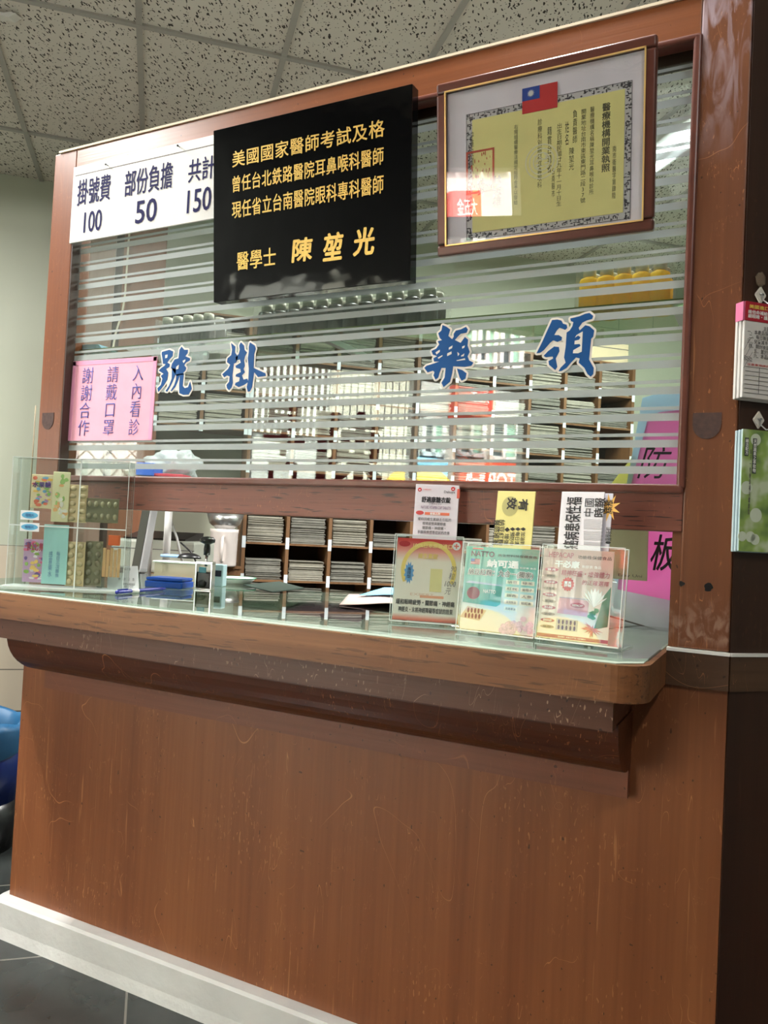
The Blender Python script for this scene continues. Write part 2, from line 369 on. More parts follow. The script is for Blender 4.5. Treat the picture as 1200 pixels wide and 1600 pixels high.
for k, (sx, sy, ph, rad, dens) in enumerate(((60, 22, .3, .17, .66), (22, 58, 2.1, .17, .68), (80, 80, 5.2, .15, .74))):
    mp = n.new('ShaderNodeMapping'); mp.inputs['Rotation'].default_value = (0, 0, ph); mp.inputs['Location'].default_value = (k * 3.7, k * 1.3, 0)
    dn = n.new('ShaderNodeTexNoise'); dn.inputs['Scale'].default_value = 45; l.new(tc.outputs['Object'], dn.inputs[0])
    ad = n.new('ShaderNodeVectorMath'); ad.operation = 'SCALE'; ad.inputs['Scale'].default_value = .022; l.new(dn.outputs['Color'], ad.inputs[0])
    a2 = n.new('ShaderNodeVectorMath'); a2.operation = 'ADD'; l.new(tc.outputs['Object'], a2.inputs[0]); l.new(ad.outputs[0], a2.inputs[1])
    l.new(a2.outputs[0], mp.inputs[0])
    ms = n.new('ShaderNodeVectorMath'); ms.operation = 'MULTIPLY'; ms.inputs[1].default_value = (sx, sy, 0); l.new(mp.outputs[0], ms.inputs[0])
    vo = n.new('ShaderNodeTexVoronoi'); vo.inputs['Scale'].default_value = 1; vo.voronoi_dimensions = '2D'; l.new(ms.outputs[0], vo.inputs['Vector'])
    lt = n.new('ShaderNodeMapRange'); lt.inputs['From Min'].default_value = rad; lt.inputs['From Max'].default_value = rad + .05
    lt.inputs['To Min'].default_value = 1; lt.inputs['To Max'].default_value = 0; l.new(vo.outputs['Distance'], lt.inputs[0])
    rn = n.new('ShaderNodeSeparateColor'); l.new(vo.outputs['Color'], rn.inputs[0])
    gt = n.new('ShaderNodeMath'); gt.operation = 'GREATER_THAN'; gt.inputs[1].default_value = dens; l.new(rn.outputs[0], gt.inputs[0])
    mu = n.new('ShaderNodeMath'); mu.operation = 'MULTIPLY'; l.new(lt.outputs[0], mu.inputs[0]); l.new(gt.outputs[0], mu.inputs[1])
    mx = n.new('ShaderNodeMix'); mx.data_type = 'RGBA'; l.new(mu.outputs[0], mx.inputs[0]); l.new(c_prev, mx.inputs[6]); mx.inputs[7].default_value = lin((58, 50, 42))
    c_prev = mx.outputs[2]
l.new(c_prev, b.inputs['Base Color'])
M_tile = m
ceil = MB().box(A_ST - .3, A_R + .2, B_R - .2, WB + .2, CE, CE + .12).build('ceiling', M_tile, None, GR); ceil['kind'] = 'structure'
mb = MB(); SA, SB = .6055, 1.172
k = -5
for k in range(-5, 8):
    a = -.1743 + SA * k
    if A_ST < a < A_R: mb.box(a - .0125, a + .0125, B_R, WB, CE - .010, CE + .01)
for k in range(-6, 3):
    bb = 3.398 + SB * k
    if B_R < bb < WB: mb.box(A_ST, A_R, bb - .0125, bb + .0125, CE - .011, CE + .01)
mb.build('ceiling_grid', mat('t_bar', (168, 164, 156), .5), ceil)

# floor: dark stone tiles
m = bpy.data.materials.new('dark_stone_floor'); m.use_nodes = True; n = m.node_tree.nodes; l = m.node_tree.links; b = n['Principled BSDF']
tc = n.new('ShaderNodeTexCoord'); br = n.new('ShaderNodeTexBrick'); br.offset = 0; br.inputs['Scale'].default_value = 1
br.inputs['Brick Width'].default_value = .46; br.inputs['Row Height'].default_value = .46; br.inputs['Mortar Size'].default_value = .003
br.inputs['Mortar'].default_value = lin((120, 116, 108))
l.new(tc.outputs['Object'], br.inputs['Vector'])
nz = n.new('ShaderNodeTexNoise'); nz.inputs['Scale'].default_value = 7; nz.inputs['Detail'].default_value = 6; l.new(tc.outputs['Object'], nz.inputs[0])
mx = n.new('ShaderNodeMix'); mx.data_type = 'RGBA'; l.new(nz.outputs[0], mx.inputs[0]); mx.inputs[6].default_value = lin((34, 38, 38)); mx.inputs[7].default_value = lin((64, 68, 66))
l.new(mx.outputs[2], br.inputs['Color1']); l.new(mx.outputs[2], br.inputs['Color2']); l.new(br.outputs[0], b.inputs['Base Color']); b.inputs['Roughness'].default_value = .22
fl = MB().box(A_ST - .3, A_R + .2, B_R - .2, WB + .2, -.1, 0).build('floor', m, None, GR); fl['kind'] = 'structure'

# painted back wall with beige tiles below
m = bpy.data.materials.new('painted_wall_tiled_below'); m.use_nodes = True; n = m.node_tree.nodes; l = m.node_tree.links; b = n['Principled BSDF']
tc = n.new('ShaderNodeTexCoord'); sp = n.new('ShaderNodeSeparateXYZ'); l.new(tc.outputs['Object'], sp.inputs[0])
cb = n.new('ShaderNodeCombineXYZ'); l.new(sp.outputs[0], cb.inputs[0]); l.new(sp.outputs[2], cb.inputs[1])
br = n.new('ShaderNodeTexBrick'); br.offset = 0; br.inputs['Scale'].default_value = 1; br.inputs['Brick Width'].default_value = .30; br.inputs['Row Height'].default_value = .25
br.inputs['Mortar Size'].default_value = .004; br.inputs['Color1'].default_value = lin((206, 192, 170)); br.inputs['Color2'].default_value = lin((200, 186, 164)); br.inputs['Mortar'].default_value = lin((120, 112, 100))
l.new(cb.outputs[0], br.inputs['Vector'])
nz = n.new('ShaderNodeTexNoise'); nz.inputs['Scale'].default_value = 2; l.new(tc.outputs['Object'], nz.inputs[0])
mx = n.new('ShaderNodeMix'); mx.data_type = 'RGBA'; l.new(nz.outputs[0], mx.inputs[0]); mx.inputs[6].default_value = lin((186, 190, 168)); mx.inputs[7].default_value = lin((196, 200, 180))
gt = n.new('ShaderNodeMath'); gt.operation = 'LESS_THAN'; gt.inputs[1].default_value = 1.0; l.new(sp.outputs[2], gt.inputs[0])
m2 = n.new('ShaderNodeMix'); m2.data_type = 'RGBA'; l.new(gt.outputs[0], m2.inputs[0]); l.new(mx.outputs[2], m2.inputs[6]); l.new(br.outputs[0], m2.inputs[7])
l.new(m2.outputs[2], b.inputs['Base Color']); b.inputs['Roughness'].default_value = .5
M_wall = m
M_plain = mat('painted_wall', (178, 192, 182), .6)
wb = MB().box(A_ST, A_R + .1, WB, WB + .15, 0, CE).build('wall_back', M_wall, None, GR); wb['kind'] = 'structure'
w = MB().box(A_R, A_R + .12, B_R, WB, 0, CE).build('wall_right', M_plain, None, GR); w['kind'] = 'structure'
w = MB().box(A_ST, A_R, B_R - .12, B_R, 0, CE).build('wall_front', mat('dim_wall', (150, 140, 128), .6), None, GR); w['kind'] = 'structure'
# dark panelled partition that runs off to the right from the corner of the counter frame
w = MB().box(A_P + .002, A_R, B_P, B_P + .05, 0, 2.236).build('wall_partition', M_darkw, None, GR); w['kind'] = 'structure'

# street wall with the shop opening, transom and a grilled window
D0, TZ = refl(830, 609); D1, _ = refl(392, 572)
_, ZH = refl(650, 590); _, ZT0 = refl(760, 575); bt, ZT1 = refl(760, 508)
bT1, _ = refl(697, 540)
W0, _ = refl(225, 700); W1, _ = refl(40, 700); WZ0, WZ1 = .95, refl(130, 640)[1]
ZH = (ZH + TZ) / 2
def wallbits(mb, segs, a0, a1):
    for (b0, b1, z0, z1) in segs: mb.box(a0, a1, b0, b1, z0, z1)
ST = MB(); wallbits(ST, [(B_R, D0, 0, CE), (D0, D1, ZT1, CE), (D0, D1, ZH, ZT0), (bT1, D1, ZT0, ZT1), (D1, W0, 0, CE), (W0, W1, 0, WZ0), (W0, W1, WZ1, CE), (W1, WB, 0, CE)], A_ST - .12, A_ST)
st = ST.build('wall_street', mat('street_wall_inside', (120, 122, 116), .6), None, GR); st['kind'] = 'structure'
M_shop = glassy('shop_glass', (238, 244, 244), .03)
M_alu = mat('white_aluminium', (222, 220, 214), .4)
bp0, _ = refl(655, 700); bp1, _ = refl(643, 700)
w2 = struct('window_2', GR)
mb = MB(); mb.box(A_ST - .10, A_ST - .02, bp0, bp1, 0, ZH).box(A_ST - .10, A_ST - .02, D0, D0 + .04, 0, ZH).box(A_ST - .10, A_ST - .02, D1 - .04, D1, 0, ZH).box(A_ST - .10, A_ST - .02, D0, D1, 0, .08)
mb.build('window_frame', M_alu, w2)
MB().box(A_ST - .065, A_ST - .06, D0 + .04, D1 - .04, .08, ZH).build('pane', M_shop, w2)
# red lettering stuck on the shop glass, made to be read from the street
def shoptext(s, pxa, pya, pxb, pyb):
    ba, za = refl(pxa, pya); bb_, zb = refl(pxb, pyb)
    Ml = Matrix(((0, 1, 0, A_ST - .058), (-1, 0, 0, 0), (0, 0, 1, 0), (0, 0, 0, 1)))
    return text('shop_lettering', s, -max(ba, bb_), -min(ba, bb_), min(za, zb), max(za, zb), mat('dark_red_vinyl', (120, 26, 34), .5), w2, y=0, bold=.03, ex=.001, M=Ml)
shoptext('陳', 505, 638, 598, 760)
shoptext('早', 418, 628, 476, 712)
shoptext('日', 424, 720, 462, 800)
w3 = struct('window_3', GR)
mb = MB(); mb.box(A_ST - .10, A_ST - .02, W0, W0 + .04, WZ0, WZ1).box(A_ST - .10, A_ST - .02, W1 - .04, W1, WZ0, WZ1).box(A_ST - .10, A_ST - .02, W0, W1, WZ0, WZ0 + .04).box(A_ST - .10, A_ST - .02, W0, W1, WZ1 - .04, WZ1)
mb.build('window_frame', M_alu, w3)
mb = MB(); sp_ = .11; nb = int((W1 - W0) / sp_)
for i in range(nb):
    x = W0 + (i + .5) * (W1 - W0) / nb; zz = WZ0; pts1 = []; pts2 = []
    while zz < WZ1:
        t_ = (zz - WZ0) / .16 * math.pi; pts1.append((A_ST - .14, x + .5 * sp_ * abs(math.sin(t_)), zz)); pts2.append((A_ST - .14, x - .5 * sp_ * abs(math.sin(t_)), zz)); zz += .016
    mb.tube(pts1, .004, 5); mb.tube(pts2, .004, 5)
mb.build('iron_grille', mat('black_iron', (26, 24, 24), .5), w3)

# ---------------------------------------------------------------- across the street
A_F = A_ST - 7.5
M_fac = mat('pale_render', (196, 192, 184), .8, var=.06, vscale=2)
fac = thing('apartment_building', 'pale rendered building across the street, seen mirrored in the window glass', 'building', GR)
MB().box(A_F - 3, A_F, -14, 16, 0, 12).build('wall', M_fac, fac)
def fr(px, py, off=0.0): return refl(px, py, A_F + off)
def fpanel(name, x0, y0, x1, y1, m, off=.03, parent=None):
    ba, za = fr(x0, y0); bb_, zb = fr(x1, y1)
    return MB().box(A_F, A_F + off, min(ba, bb_), max(ba, bb_), max(.0, min(za, zb)), max(za, zb)).build(name, m, parent or fac)
M_tilec = bpy.data.materials.new('cream_facade_tile'); M_tilec.use_nodes = True; n = M_tilec.node_tree.nodes; l = M_tilec.node_tree.links
tc = n.new('ShaderNodeTexCoord'); sp = n.new('ShaderNodeSeparateXYZ'); l.new(tc.outputs['Object'], sp.inputs[0]); cb = n.new('ShaderNodeCombineXYZ'); l.new(sp.outputs[1], cb.inputs[0]); l.new(sp.outputs[2], cb.inputs[1])
br = n.new('ShaderNodeTexBrick'); br.offset = 0; br.inputs['Scale'].default_value = 1; br.inputs['Brick Width'].default_value = .12; br.inputs['Row Height'].default_value = 1.1; br.inputs['Mortar Size'].default_value = .012
br.inputs['Color1'].default_value = lin((214, 204, 184)); br.inputs['Color2'].default_value = lin((208, 198, 176)); br.inputs['Mortar'].default_value = lin((96, 90, 84)); l.new(cb.outputs[0], br.inputs['Vector']); l.new(br.outputs[0], n['Principled BSDF'].inputs['Base Color'])
fpanel('tiled_pier', 515, 560, 625, 1100, M_tilec, .12)
# slatted white shutter
s0, zt = fr(515, 580); s1, _ = fr(380, 572); _, zb_ = fr(460, 680)
mb = MB(); k = 0; x = min(s0, s1)
while x < max(s0, s1):
    mb.box(A_F + .05, A_F + .08, x, x + .05, zb_, zt + .9); x += .105
mb.build('slatted_shutter', mat('shutter_white', (232, 228, 216), .6), fac)
MB().box(A_F, A_F + .03, min(s0, s1), max(s0, s1), zb_, zt + .9).build('shutter_back', mat('shutter_shade', (110, 96, 84), .8), fac)
M_curt = mat('green_curtain', (150, 190, 168), .7, var=.15, vscale=9, stretch=(1, 1, .05))
M_wing = mat('dark_pane', (70, 78, 80), .1)
for (x0, y0, x1, y1) in ((658, 652, 692, 715), (714, 652, 754, 716), (764, 654, 806, 722), (706, 505, 738, 570), (745, 507, 772, 575), (780, 510, 812, 580)):
    ba, za = fr(x0, y0); bb_, zb = fr(x1, y1); lo, hi = min(ba, bb_), max(ba, bb_); z0, z1 = min(za, zb), max(za, zb)
    mb = MB(); t_ = .07
    for (p0, p1, q0, q1) in ((lo, lo + t_, z0, z1), (hi - t_, hi, z0, z1), (lo, hi, z0, z0 + t_), (lo, hi, z1 - t_, z1), ((lo + hi) / 2 - .03, (lo + hi) / 2 + .03, z0, z1)): mb.box(A_F, A_F + .09, p0, p1, q0, q1)
    wf = mb.build('window_frame', M_alu, fac)
    MB().box(A_F, A_F + .03, lo + t_, (lo + hi) / 2, z0 + t_, z1 - t_).build('curtain', M_curt, wf)
    MB().box(A_F, A_F + .03, (lo + hi) / 2, hi - t_, z0 + t_, z1 - t_).build('pane', M_wing, wf)
def signboard(name, label, x0, y0, x1, y1, col, writing, off=.35):
    ba, za = refl(x0, y0, A_F + off); bb_, zb = refl(x1, y1, A_F + off); lo, hi = min(ba, bb_), max(ba, bb_); z0, z1 = min(za, zb), max(za, zb)
    t = thing(name, label, 'sign', GR)
    MB().box(A_F + .1, A_F + off, lo, hi, z0, z1).build('panel', mat(name + '_panel_' + str(col[0]) + str(col[2]), col, .5), t)
    for (s, u0, u1, v0, v1, c_) in writing:
        Ml = Matrix(((0, -1, 0, A_F + off + .004), (1, 0, 0, 0), (0, 0, 1, 0), (0, 0, 0, 1)))
        text('lettering', s, lo + (hi - lo) * u0, lo + (hi - lo) * u1, z0 + (z1 - z0) * v0, z0 + (z1 - z0) * v1, mat('sign_ink_%d%d' % (c_[0], c_[1]), c_, .5), t, y=0, bold=.02, ex=.004, M=Ml)
    return t
signboard('shop_signboard', 'orange red TOP signboard across the street mirrored low in the window', 822, 726, 715, 800, (232, 82, 50), [('+TOP', .04, .56, .42, .80, (240, 236, 230)), ('第一勢', .62, .9, .5, .76, (240, 236, 230))])
signboard('banner_sign', 'red vertical sign on the facade across the street', 772, 598, 728, 646, (222, 66, 52), [('大五金', .15, .85, .35, .8, (240, 210, 200))], .8)
t = signboard('banner_sign', 'blue and yellow billboard across the street mirrored below the windows', 700, 718, 648, 790, (84, 176, 222), [])
ba, za = refl(674, 735, A_F + .36)
MB().prism(ell(0, 0, .62, .42), -.01, .01).build('printed_shape', mat('billboard_yellow', (240, 196, 72), .5), t, Matrix(((0, 1, 0, A_F + .36), (1, 0, 0, ba + .2), (0, 0, 1, za - .35), (0, 0, 0, 1))))
road = MB().box(A_F, A_ST - .3, -14, 16, -.12, -.02).build('street_ground', mat('asphalt', (150, 148, 142), .9, var=.1), None, GR); road['kind'] = 'structure'

# ---------------------------------------------------------------- counter frame (wooden screen with the big window)
XL0, XL1, XR0, XR1 = -1.922, -1.832, -.165, -.077
ZT, ZG1, ZG0, ZR0, ZC = 2.236, 2.161, 1.2915, 1.2115, .993
win = struct('window_1')
MB().bbox(XL0, XL1, 0, .07, ZC - .0, ZT, .003).build('left_post', M_frame, win)
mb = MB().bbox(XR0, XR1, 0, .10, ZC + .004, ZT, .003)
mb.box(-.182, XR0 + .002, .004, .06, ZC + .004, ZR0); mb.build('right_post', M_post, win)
MB().bbox(XL1, XR0, 0, .07, ZG1, ZT, .002).build('top_rail', M_frameh, win)
MB().bbox(XL1, XR0, 0, .055, ZR0, ZG0 - .002, .002).build('bottom_rail', M_rail, win)
MB().box(XL0 + .02, XR1, -.004, .10, ZT, ZT + .006).build('top_edge', mat('cream_caulk', (206, 190, 164), .7), win)
# glazing bead: a half round all round the pane
mb = MB()
for (x0, x1, z0, z1) in ((XL1 + .004, XR0, ZG0 - .009, ZG0 + .009), (XR0 - .013, XR0 + .003, ZG0, ZG1), (XL1, XR0, ZG1 - .012, ZG1 + .001)):
    mb.bbox(x0, x1, -.006, .03, z0, z1, .005, 3)
mb.build('glazing_bead', M_bead, win)
mb = MB().box(XL1, XL1 + .004, .001, .032, ZG0, ZG1).box(XL1, XR0, .036, .06, ZG1 - .03, ZG1)
mb.build('reveal', M_reveal, win)
MB().box(XL1, XR0, .030, .035, ZG0 - .012, ZG1 + .01).build('pane', M_pane, win)
mb = MB(); k = 0
while 1.3298 + .0516 * k < ZG1 - .01:
    z = 1.3298 + .0516 * k
    mb.box(XL1 + .006, XR0 - .012, .0290, .0296, z - .0075, z + .0075).box(XL1 + .006, XR0 - .012, .0290, .0296, z + .0140, z + .0205); k += 1
mb.build('frosted_film', M_frosty, win)

# ---------------------------------------------------------------- counter
ct = thing('reception_counter', 'long scratched brown wooden registration counter with a glass-covered top', 'counter', Matrix.Translation((-1.0, 0, 0)))
def cpart(mb, name, m, par=ct):
    o = mb.build(name, m, par); o.matrix_parent_inverse = ct.matrix_world.inverted() if par is ct else Matrix(); return o
cpart(MB().box(-1.923, XR1, .002, .05, .1035, ZC - .066), 'front_panel', M_panel)
cpart(MB().box(-1.921, XR1, .004, .55, .1035, .16).box(-1.921, -1.90, .05, .55, .16, ZC - .066), 'plinth_side', M_panel)
# ledge band that carries the right post and turns the corner
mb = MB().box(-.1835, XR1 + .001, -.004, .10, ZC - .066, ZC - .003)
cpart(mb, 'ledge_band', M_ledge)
cpart(MB().box(-.1835, XR1 + .002, -.006, .10, ZC - .003, ZC + .003), 'ledge_edge', M_white)
# worktop with a rounded outer corner
r_ = .055; xo = -.1835; yo = -.25
pts = [(-2.02, yo)] + [(xo - r_ + r_ * math.sin(t), yo + r_ - r_ * math.cos(t)) for t in [math.pi / 2 * i / 8 for i in range(9)]] + [(xo, .0), (xo, .60), (-2.02, .60)]
def slab(mb, pts, z0, z1):
    n_ = len(pts); return mb.add([(x, y, z0) for x, y in pts] + [(x, y, z1) for x, y in pts], [tuple(range(n_))[::-1], tuple(range(n_, 2 * n_))] + [(i, (i + 1) % n_, (i + 1) % n_ + n_, i + n_) for i in range(n_)])
cpart(slab(MB(), pts, ZC - .067, ZC - .006), 'worktop', M_nose)
gpts = [(-2.01, yo + .005), (xo - .045, yo + .005), (xo - .004, yo + .045), (xo - .004, .02), (xo - .004, .58), (-2.01, .58)]
gtop = cpart(slab(MB(), gpts, ZC - .0005, ZC + .0045), 'glass_top', M_top)
cpart(slab(MB(), [(-2.0, yo + .012), (xo - .05, yo + .012), (xo - .012, yo + .05), (xo - .012, .575), (-2.0, .575)], ZC - .0058, ZC - .0045), 'top_lining', mat('pale_lining', (206, 208, 198), .6, var=.05, vscale=4))
cpart(MB().box(-2.0, -.243, -.188, .0, ZC - .128, ZC - .067), 'apron', M_apron)
prof = [(0, .870), (-.150, .870)] + [(-.150 + .125 * (1 - math.cos(t)), .870 - .108 * math.sin(t)) for t in [math.pi / 2 * i / 10 for i in range(1, 11)]] + [(0, .762)]
o = cpart(MB().prismx(prof, -1.808, -.240), 'quarter_round_moulding', M_mould)
cpart(MB().box(-1.806, -.2405, -.022, .003, .708, .762), 'lower_strip', M_strip)
# white skirting under the counter
sk = MB().prismx([(.0, .1045), (-.024, .1005), (-.030, .094), (-.030, .03), (-.036, .0), (.6, 0), (.6, .1035)], -1.945, XR1 - .002)
o = sk.build('baseboard_counter', M_skirt); o['kind'] = 'structure'
# return of the counter behind the corner, below the panelling
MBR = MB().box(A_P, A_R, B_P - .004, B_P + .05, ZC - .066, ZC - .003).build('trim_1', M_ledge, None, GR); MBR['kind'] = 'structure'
MBR = MB().box(A_P, A_R, B_P - .006, B_P + .05, ZC - .003, ZC + .003).build('trim_2', M_white, None, GR); MBR['kind'] = 'structure'
MBR = MB().box(A_P + .02, A_R, B_P - .03, B_P, 0, .1035).build('baseboard_partition', M_skirt, None, GR); MBR['kind'] = 'structure'

# marks on the posts
def mark(name, label, mb, m, cat): return tag(mb.build(name, m), label, cat)
M_patch = mat('old_sticker', (70, 46, 40), .6, var=.25, vscale=120)
def dshape(px0, px1, py0, py1):
    a = onY(px0, (py0 + py1) / 2); b_ = onY(px1, (py0 + py1) / 2); t_ = onY((px0 + px1) / 2, py0).z; u_ = onY((px0 + px1) / 2, py1).z
    w = (b_.x - a.x) / 2; cx = (a.x + b_.x) / 2
    return MB().prism([(cx - w, t_), (cx - w, t_ - (t_ - u_) * .45)] + [(cx + w * math.cos(t), u_ + (t_ - u_) * .55 * (1 - math.sin(t))) for t in [math.pi - math.pi * i / 10 for i in range(1, 10)]] + [(cx + w, t_ - (t_ - u_) * .45), (cx + w, t_)], -.0012, .0)
mark('old_sticker', 'dark brown half-round sticker on the left post of the window screen', dshape(66, 84, 645, 671), M_patch, 'sticker')
mark('old_sticker', 'dark half-round peeling sticker on the right post near the flyers', dshape(1082, 1127, 645, 686), M_patch, 'sticker')
for (px, py, rr, lab) in ((1065, 912, .006, 'small dark ink spot low on the right post, nearer the counter glass'), (1107, 918, .009, 'larger dark ink spot low on the right post, nearer the corner edge')):
    q = onY(px, py); rnd = random.Random(px)
    mark('ink_spot', lab, MB().prism([(q.x + rr * rnd.uniform(.6, 1.1) * math.cos(t), q.z + rr * rnd.uniform(.6, 1.1) * math.sin(t)) for t in [2 * math.pi * i / 11 for i in range(11)]], -.0008, .001), M_black, 'ink spot')

# ---------------------------------------------------------------- notices on the screen
# white fee board
fee = thing('fee_board', 'white board with dark blue fee amounts 100, 50 and 150', 'sign', frame((-1.835, -.006, 1.962)))
Mf = frame((-1.835, -.006, 1.962))
MB().bbox(0, .60, 0, .005, 0, .220, .001, 1).build('board', M_white, fee)
def T(F, par, s, tl, tr, bl, m, name='lettering', **k):      # text laid in the box given by three corners in the photograph
    a = loc(F, *tl); b_ = loc(F, *tr); c = loc(F, *bl)
    return text(name, s, (a[0] + c[0]) / 2, b_[0], (c[1]), (a[1] + b_[1]) / 2, m, par, **k)
T(Mf, fee, '掛號費', (122, 282), (174, 272), (121, 322), M_navy, bold=.012)
T(Mf, fee, '部份負擔', (196, 270), (271, 250), (195, 308), M_navy, bold=.012)
T(Mf, fee, '共計', (296, 252), (337, 240), (294, 286), M_navy, bold=.012)
T(Mf, fee, '100', (131, 332), (160, 327), (132, 364), M_navy, bold=.02)
T(Mf, fee, '50', (213, 315), (246, 309), (212, 350), M_navy, bold=.02)
T(Mf, fee, '150', (294, 299), (331, 290), (292, 334), M_navy, bold=.02)
for px, py in ((169, 259), (281, 230)):
    q = loc(Mf, px, py); mb = MB(); mb.tube([(q[0], 0, q[1]), (q[0] + .002, -.010, q[1] - .001)], .0011, 6); mb.lathe([(0, -.001), (.0028, -.001), (.0028, .001), (0, .001)], (q[0] + .002, -.011, q[1] - .001), 10, 'y')
    tag(mb.build('nail', M_black, fee), 'dark nail')

# black lacquer board with gold characters
lean = math.radians(5)
Mb = frame((-1.2800, -.031, 1.7355), 0, lean)
bs = thing('lacquer_signboard', 'glossy black signboard with gold characters hung over the window', 'sign', Mb)
BW, BH = .541, .419
MB().bbox(0, BW, 0, .032, 0, BH, .0015, 2).build('board', M_blackgl, bs)
for s, tl, tr, bl in (('美國國家醫師考試及格', (363, 236), (601, 187), (364, 262)), ('曾任台北鉄路醫院耳鼻喉科醫師', (364, 276), (599.5, 229), (364, 301)),
                      ('現任省立台南醫院眼科專科醫師', (363, 317), (599.5, 271), (363, 342)), ('醫學士', (371, 394), (431, 387), (370, 423)), ):
    T(Mb, bs, s, tl, tr, bl, M_gold, bold=.012, spacing=1.06, ex=.0008)
T(Mb, bs, '陳', (458, 375), (488, 370), (458, 410), M_gold, bold=.03, ex=.0008, shear=.08)
T(Mb, bs, '堃', (507, 367), (535, 362), (506, 408), M_gold, bold=.03, ex=.0008, shear=.08)
T(Mb, bs, '光', (554, 359), (585, 354), (554, 400), M_gold, bold=.03, ex=.0008, shear=.08)

# framed licence
lc = math.radians(7.8)
Mc = frame((-.6800, -.022, 1.7830), 0, lc)
CW, CH = .446, .356
cf = thing('framed_licence', 'framed yellow licence with a flag at the top in a dark brown frame', 'framed certificate', Mc)
mb = MB(); fw = .023
M_cfr = mat('certificate_frame', (88, 48, 38), .28, var=.1, vscale=40)
for (x0, x1, z0, z1) in ((0, CW, 0, fw), (0, CW, CH - fw, CH), (0, fw, fw, CH - fw), (CW - fw, CW, fw, CH - fw)):
    mb.bbox(x0, x1, -.004, .016, z0, z1, .005, 3)
mb.build('frame', M_cfr, cf)
mb = MB(); i0, i1 = fw - .004, fw - .001
for (x0, x1, z0, z1) in ((i0, CW - i0, i0, i1), (i0, CW - i0, CH - i1, CH - i0), (i0, i1, i0, CH - i0), (CW - i1, CW - i0, i0, CH - i0)): mb.box(x0, x1, -.0055, .0, z0, z1)
mb.build('gold_line', mat('gold_line', (236, 200, 130), .3, .5), cf)
MB().box(fw, CW - fw, .003, .012, fw, CH - fw).build('licence_sheet', mat('licence_margin', (230, 226, 236), .7), cf)
a0 = loc(Mc, 728, 182); a1 = loc(Mc, 988, 121); a2 = loc(Mc, 730, 372)
x0, x1, z0, z1 = a0[0], a1[0], a2[1] - .004, (a0[1] + a1[1]) / 2
MB().box(x0, x1, .0024, .003, z0, z1).build('patterned_border', mat('border_ground', (206, 206, 208), .7), cf)
bdr = MB(); rnd = random.Random(3); bw = .0135
def squig(xa, xb, za, zb, nn, seed):
    blobs(bdr, nn, xa + .002, xb - .002, za + .002, zb - .002, .0020, .0026, .0042, .0016, seed); blobs(bdr, nn, xa + .002, xb - .002, za + .002, zb - .002, .0020, .0026, .0016, .0042, seed + 1)
squig(x0, x1, z1 - bw, z1, 70, 1); squig(x0, x1, z0, z0 + bw, 70, 5); squig(x0, x0 + bw, z0, z1, 60, 9); squig(x1 - bw, x1, z0, z1, 60, 13)
for (xa, xb, za, zb) in ((x0, x1, z0, z0 + .0008), (x0, x1, z1 - .0008, z1), (x0, x0 + .0008, z0, z1), (x1 - .0008, x1, z0, z1)): bdr.box(xa, xb, .0018, .0028, za, zb)
bdr.build('border_ornament', mat('border_ink', (70, 68, 74), .7), cf)
MB().box(x0 + bw, x1 - bw, .0012, .0020, z0 + bw, z1 - bw).build('yellow_field', mat('licence_yellow', (232, 226, 150), .7), cf)
fa = loc(Mc, 816, 139); fb = loc(Mc, 871, 127); fc = loc(Mc, 818, 178)
fx0, fx1, fz0, fz1 = fa[0], fb[0], fc[1], fa[1]
flg = MB().box(fx0, fx1, .0004, .0012, fz0, fz1).build('flag', M_red, cf)
MB().box(fx0, (fx0 + fx1) / 2, -.0002, .0004, (fz0 + fz1) / 2, fz1).build('canton', mat('flag_blue', (36, 76, 168), .5), flg)
sx, sz = fx0 + (fx1 - fx0) / 4, fz1 - (fz1 - fz0) / 4; R1, R2 = (fz1 - fz0) * .16, (fz1 - fz0) * .08
MB().prism([(sx + (R1 if i % 2 == 0 else R2) * math.cos(2 * math.pi * i / 24), sz + (R1 if i % 2 == 0 else R2) * math.sin(2 * math.pi * i / 24)) for i in range(24)], -.0008, -.0002).build('white_sun', M_white, flg)
Mlt = mat('licence_ink', (86, 84, 62), .7)
def VT(F, par, s, tl, tr, bl, m, name='lettering', **k):
    a = loc(F, *tl); b_ = loc(F, *tr); c = loc(F, *bl); w = abs(b_[0] - a[0])
    return text(name, s, a[0], a[0] + w, c[1], a[1], m, par, vertical=True, **k)
for s, xa, xb, y0, y1, bo in (('醫療機構開業執照', 941, 954, 162, 269, .02), ('南市衛醫字第肆陸', 957, 963, 228, 310, .0), ('醫療機構名稱陳堃光耳鼻喉科診所', 922, 929, 167, 304, .0), ('開業地址台南市東區東門路二段37號', 908, 916, 171, 317, .0),
                               ('負責醫師', 895, 902, 172, 224, .0), ('陳堃光', 889, 897, 231, 266, .0), ('姓 名', 883, 889, 190, 227, .0), ('出生日期民國廿九年十一月十日生', 870, 878, 193, 322, .0),
                               ('籍貫台灣省', 855, 862, 198, 270, .0), ('台南縣市', 862, 867, 262, 308, .0), ('診療科別眼科耳鼻喉科', 840, 847, 186, 294, .0), ('右開組織醫療法規定組符合予以發給', 803, 809, 195, 320, .0), ('中華民國八十年', 735, 740, 205, 300, .0)):
    VT(Mc, cf, s.replace(' ', '　') if 0 else s.replace(' ', ''), (xa, y0), (xb, y0 - (xb - xa) * .24), (xa, y1), Mlt, y=.0010, ex=.0001, bold=bo)
for s, xa, xb, y0, y1 in (('林炎', 746, 757, 280, 305), ('林志雄', 770, 783, 276, 322)):
    VT(Mc, cf, s, (xa, y0), (xb, y0 - 3), (xa, y1), Mlt, y=.0010, ex=.0001, bold=.04)
qa = loc(Mc, 846, 252)
mb = MB()
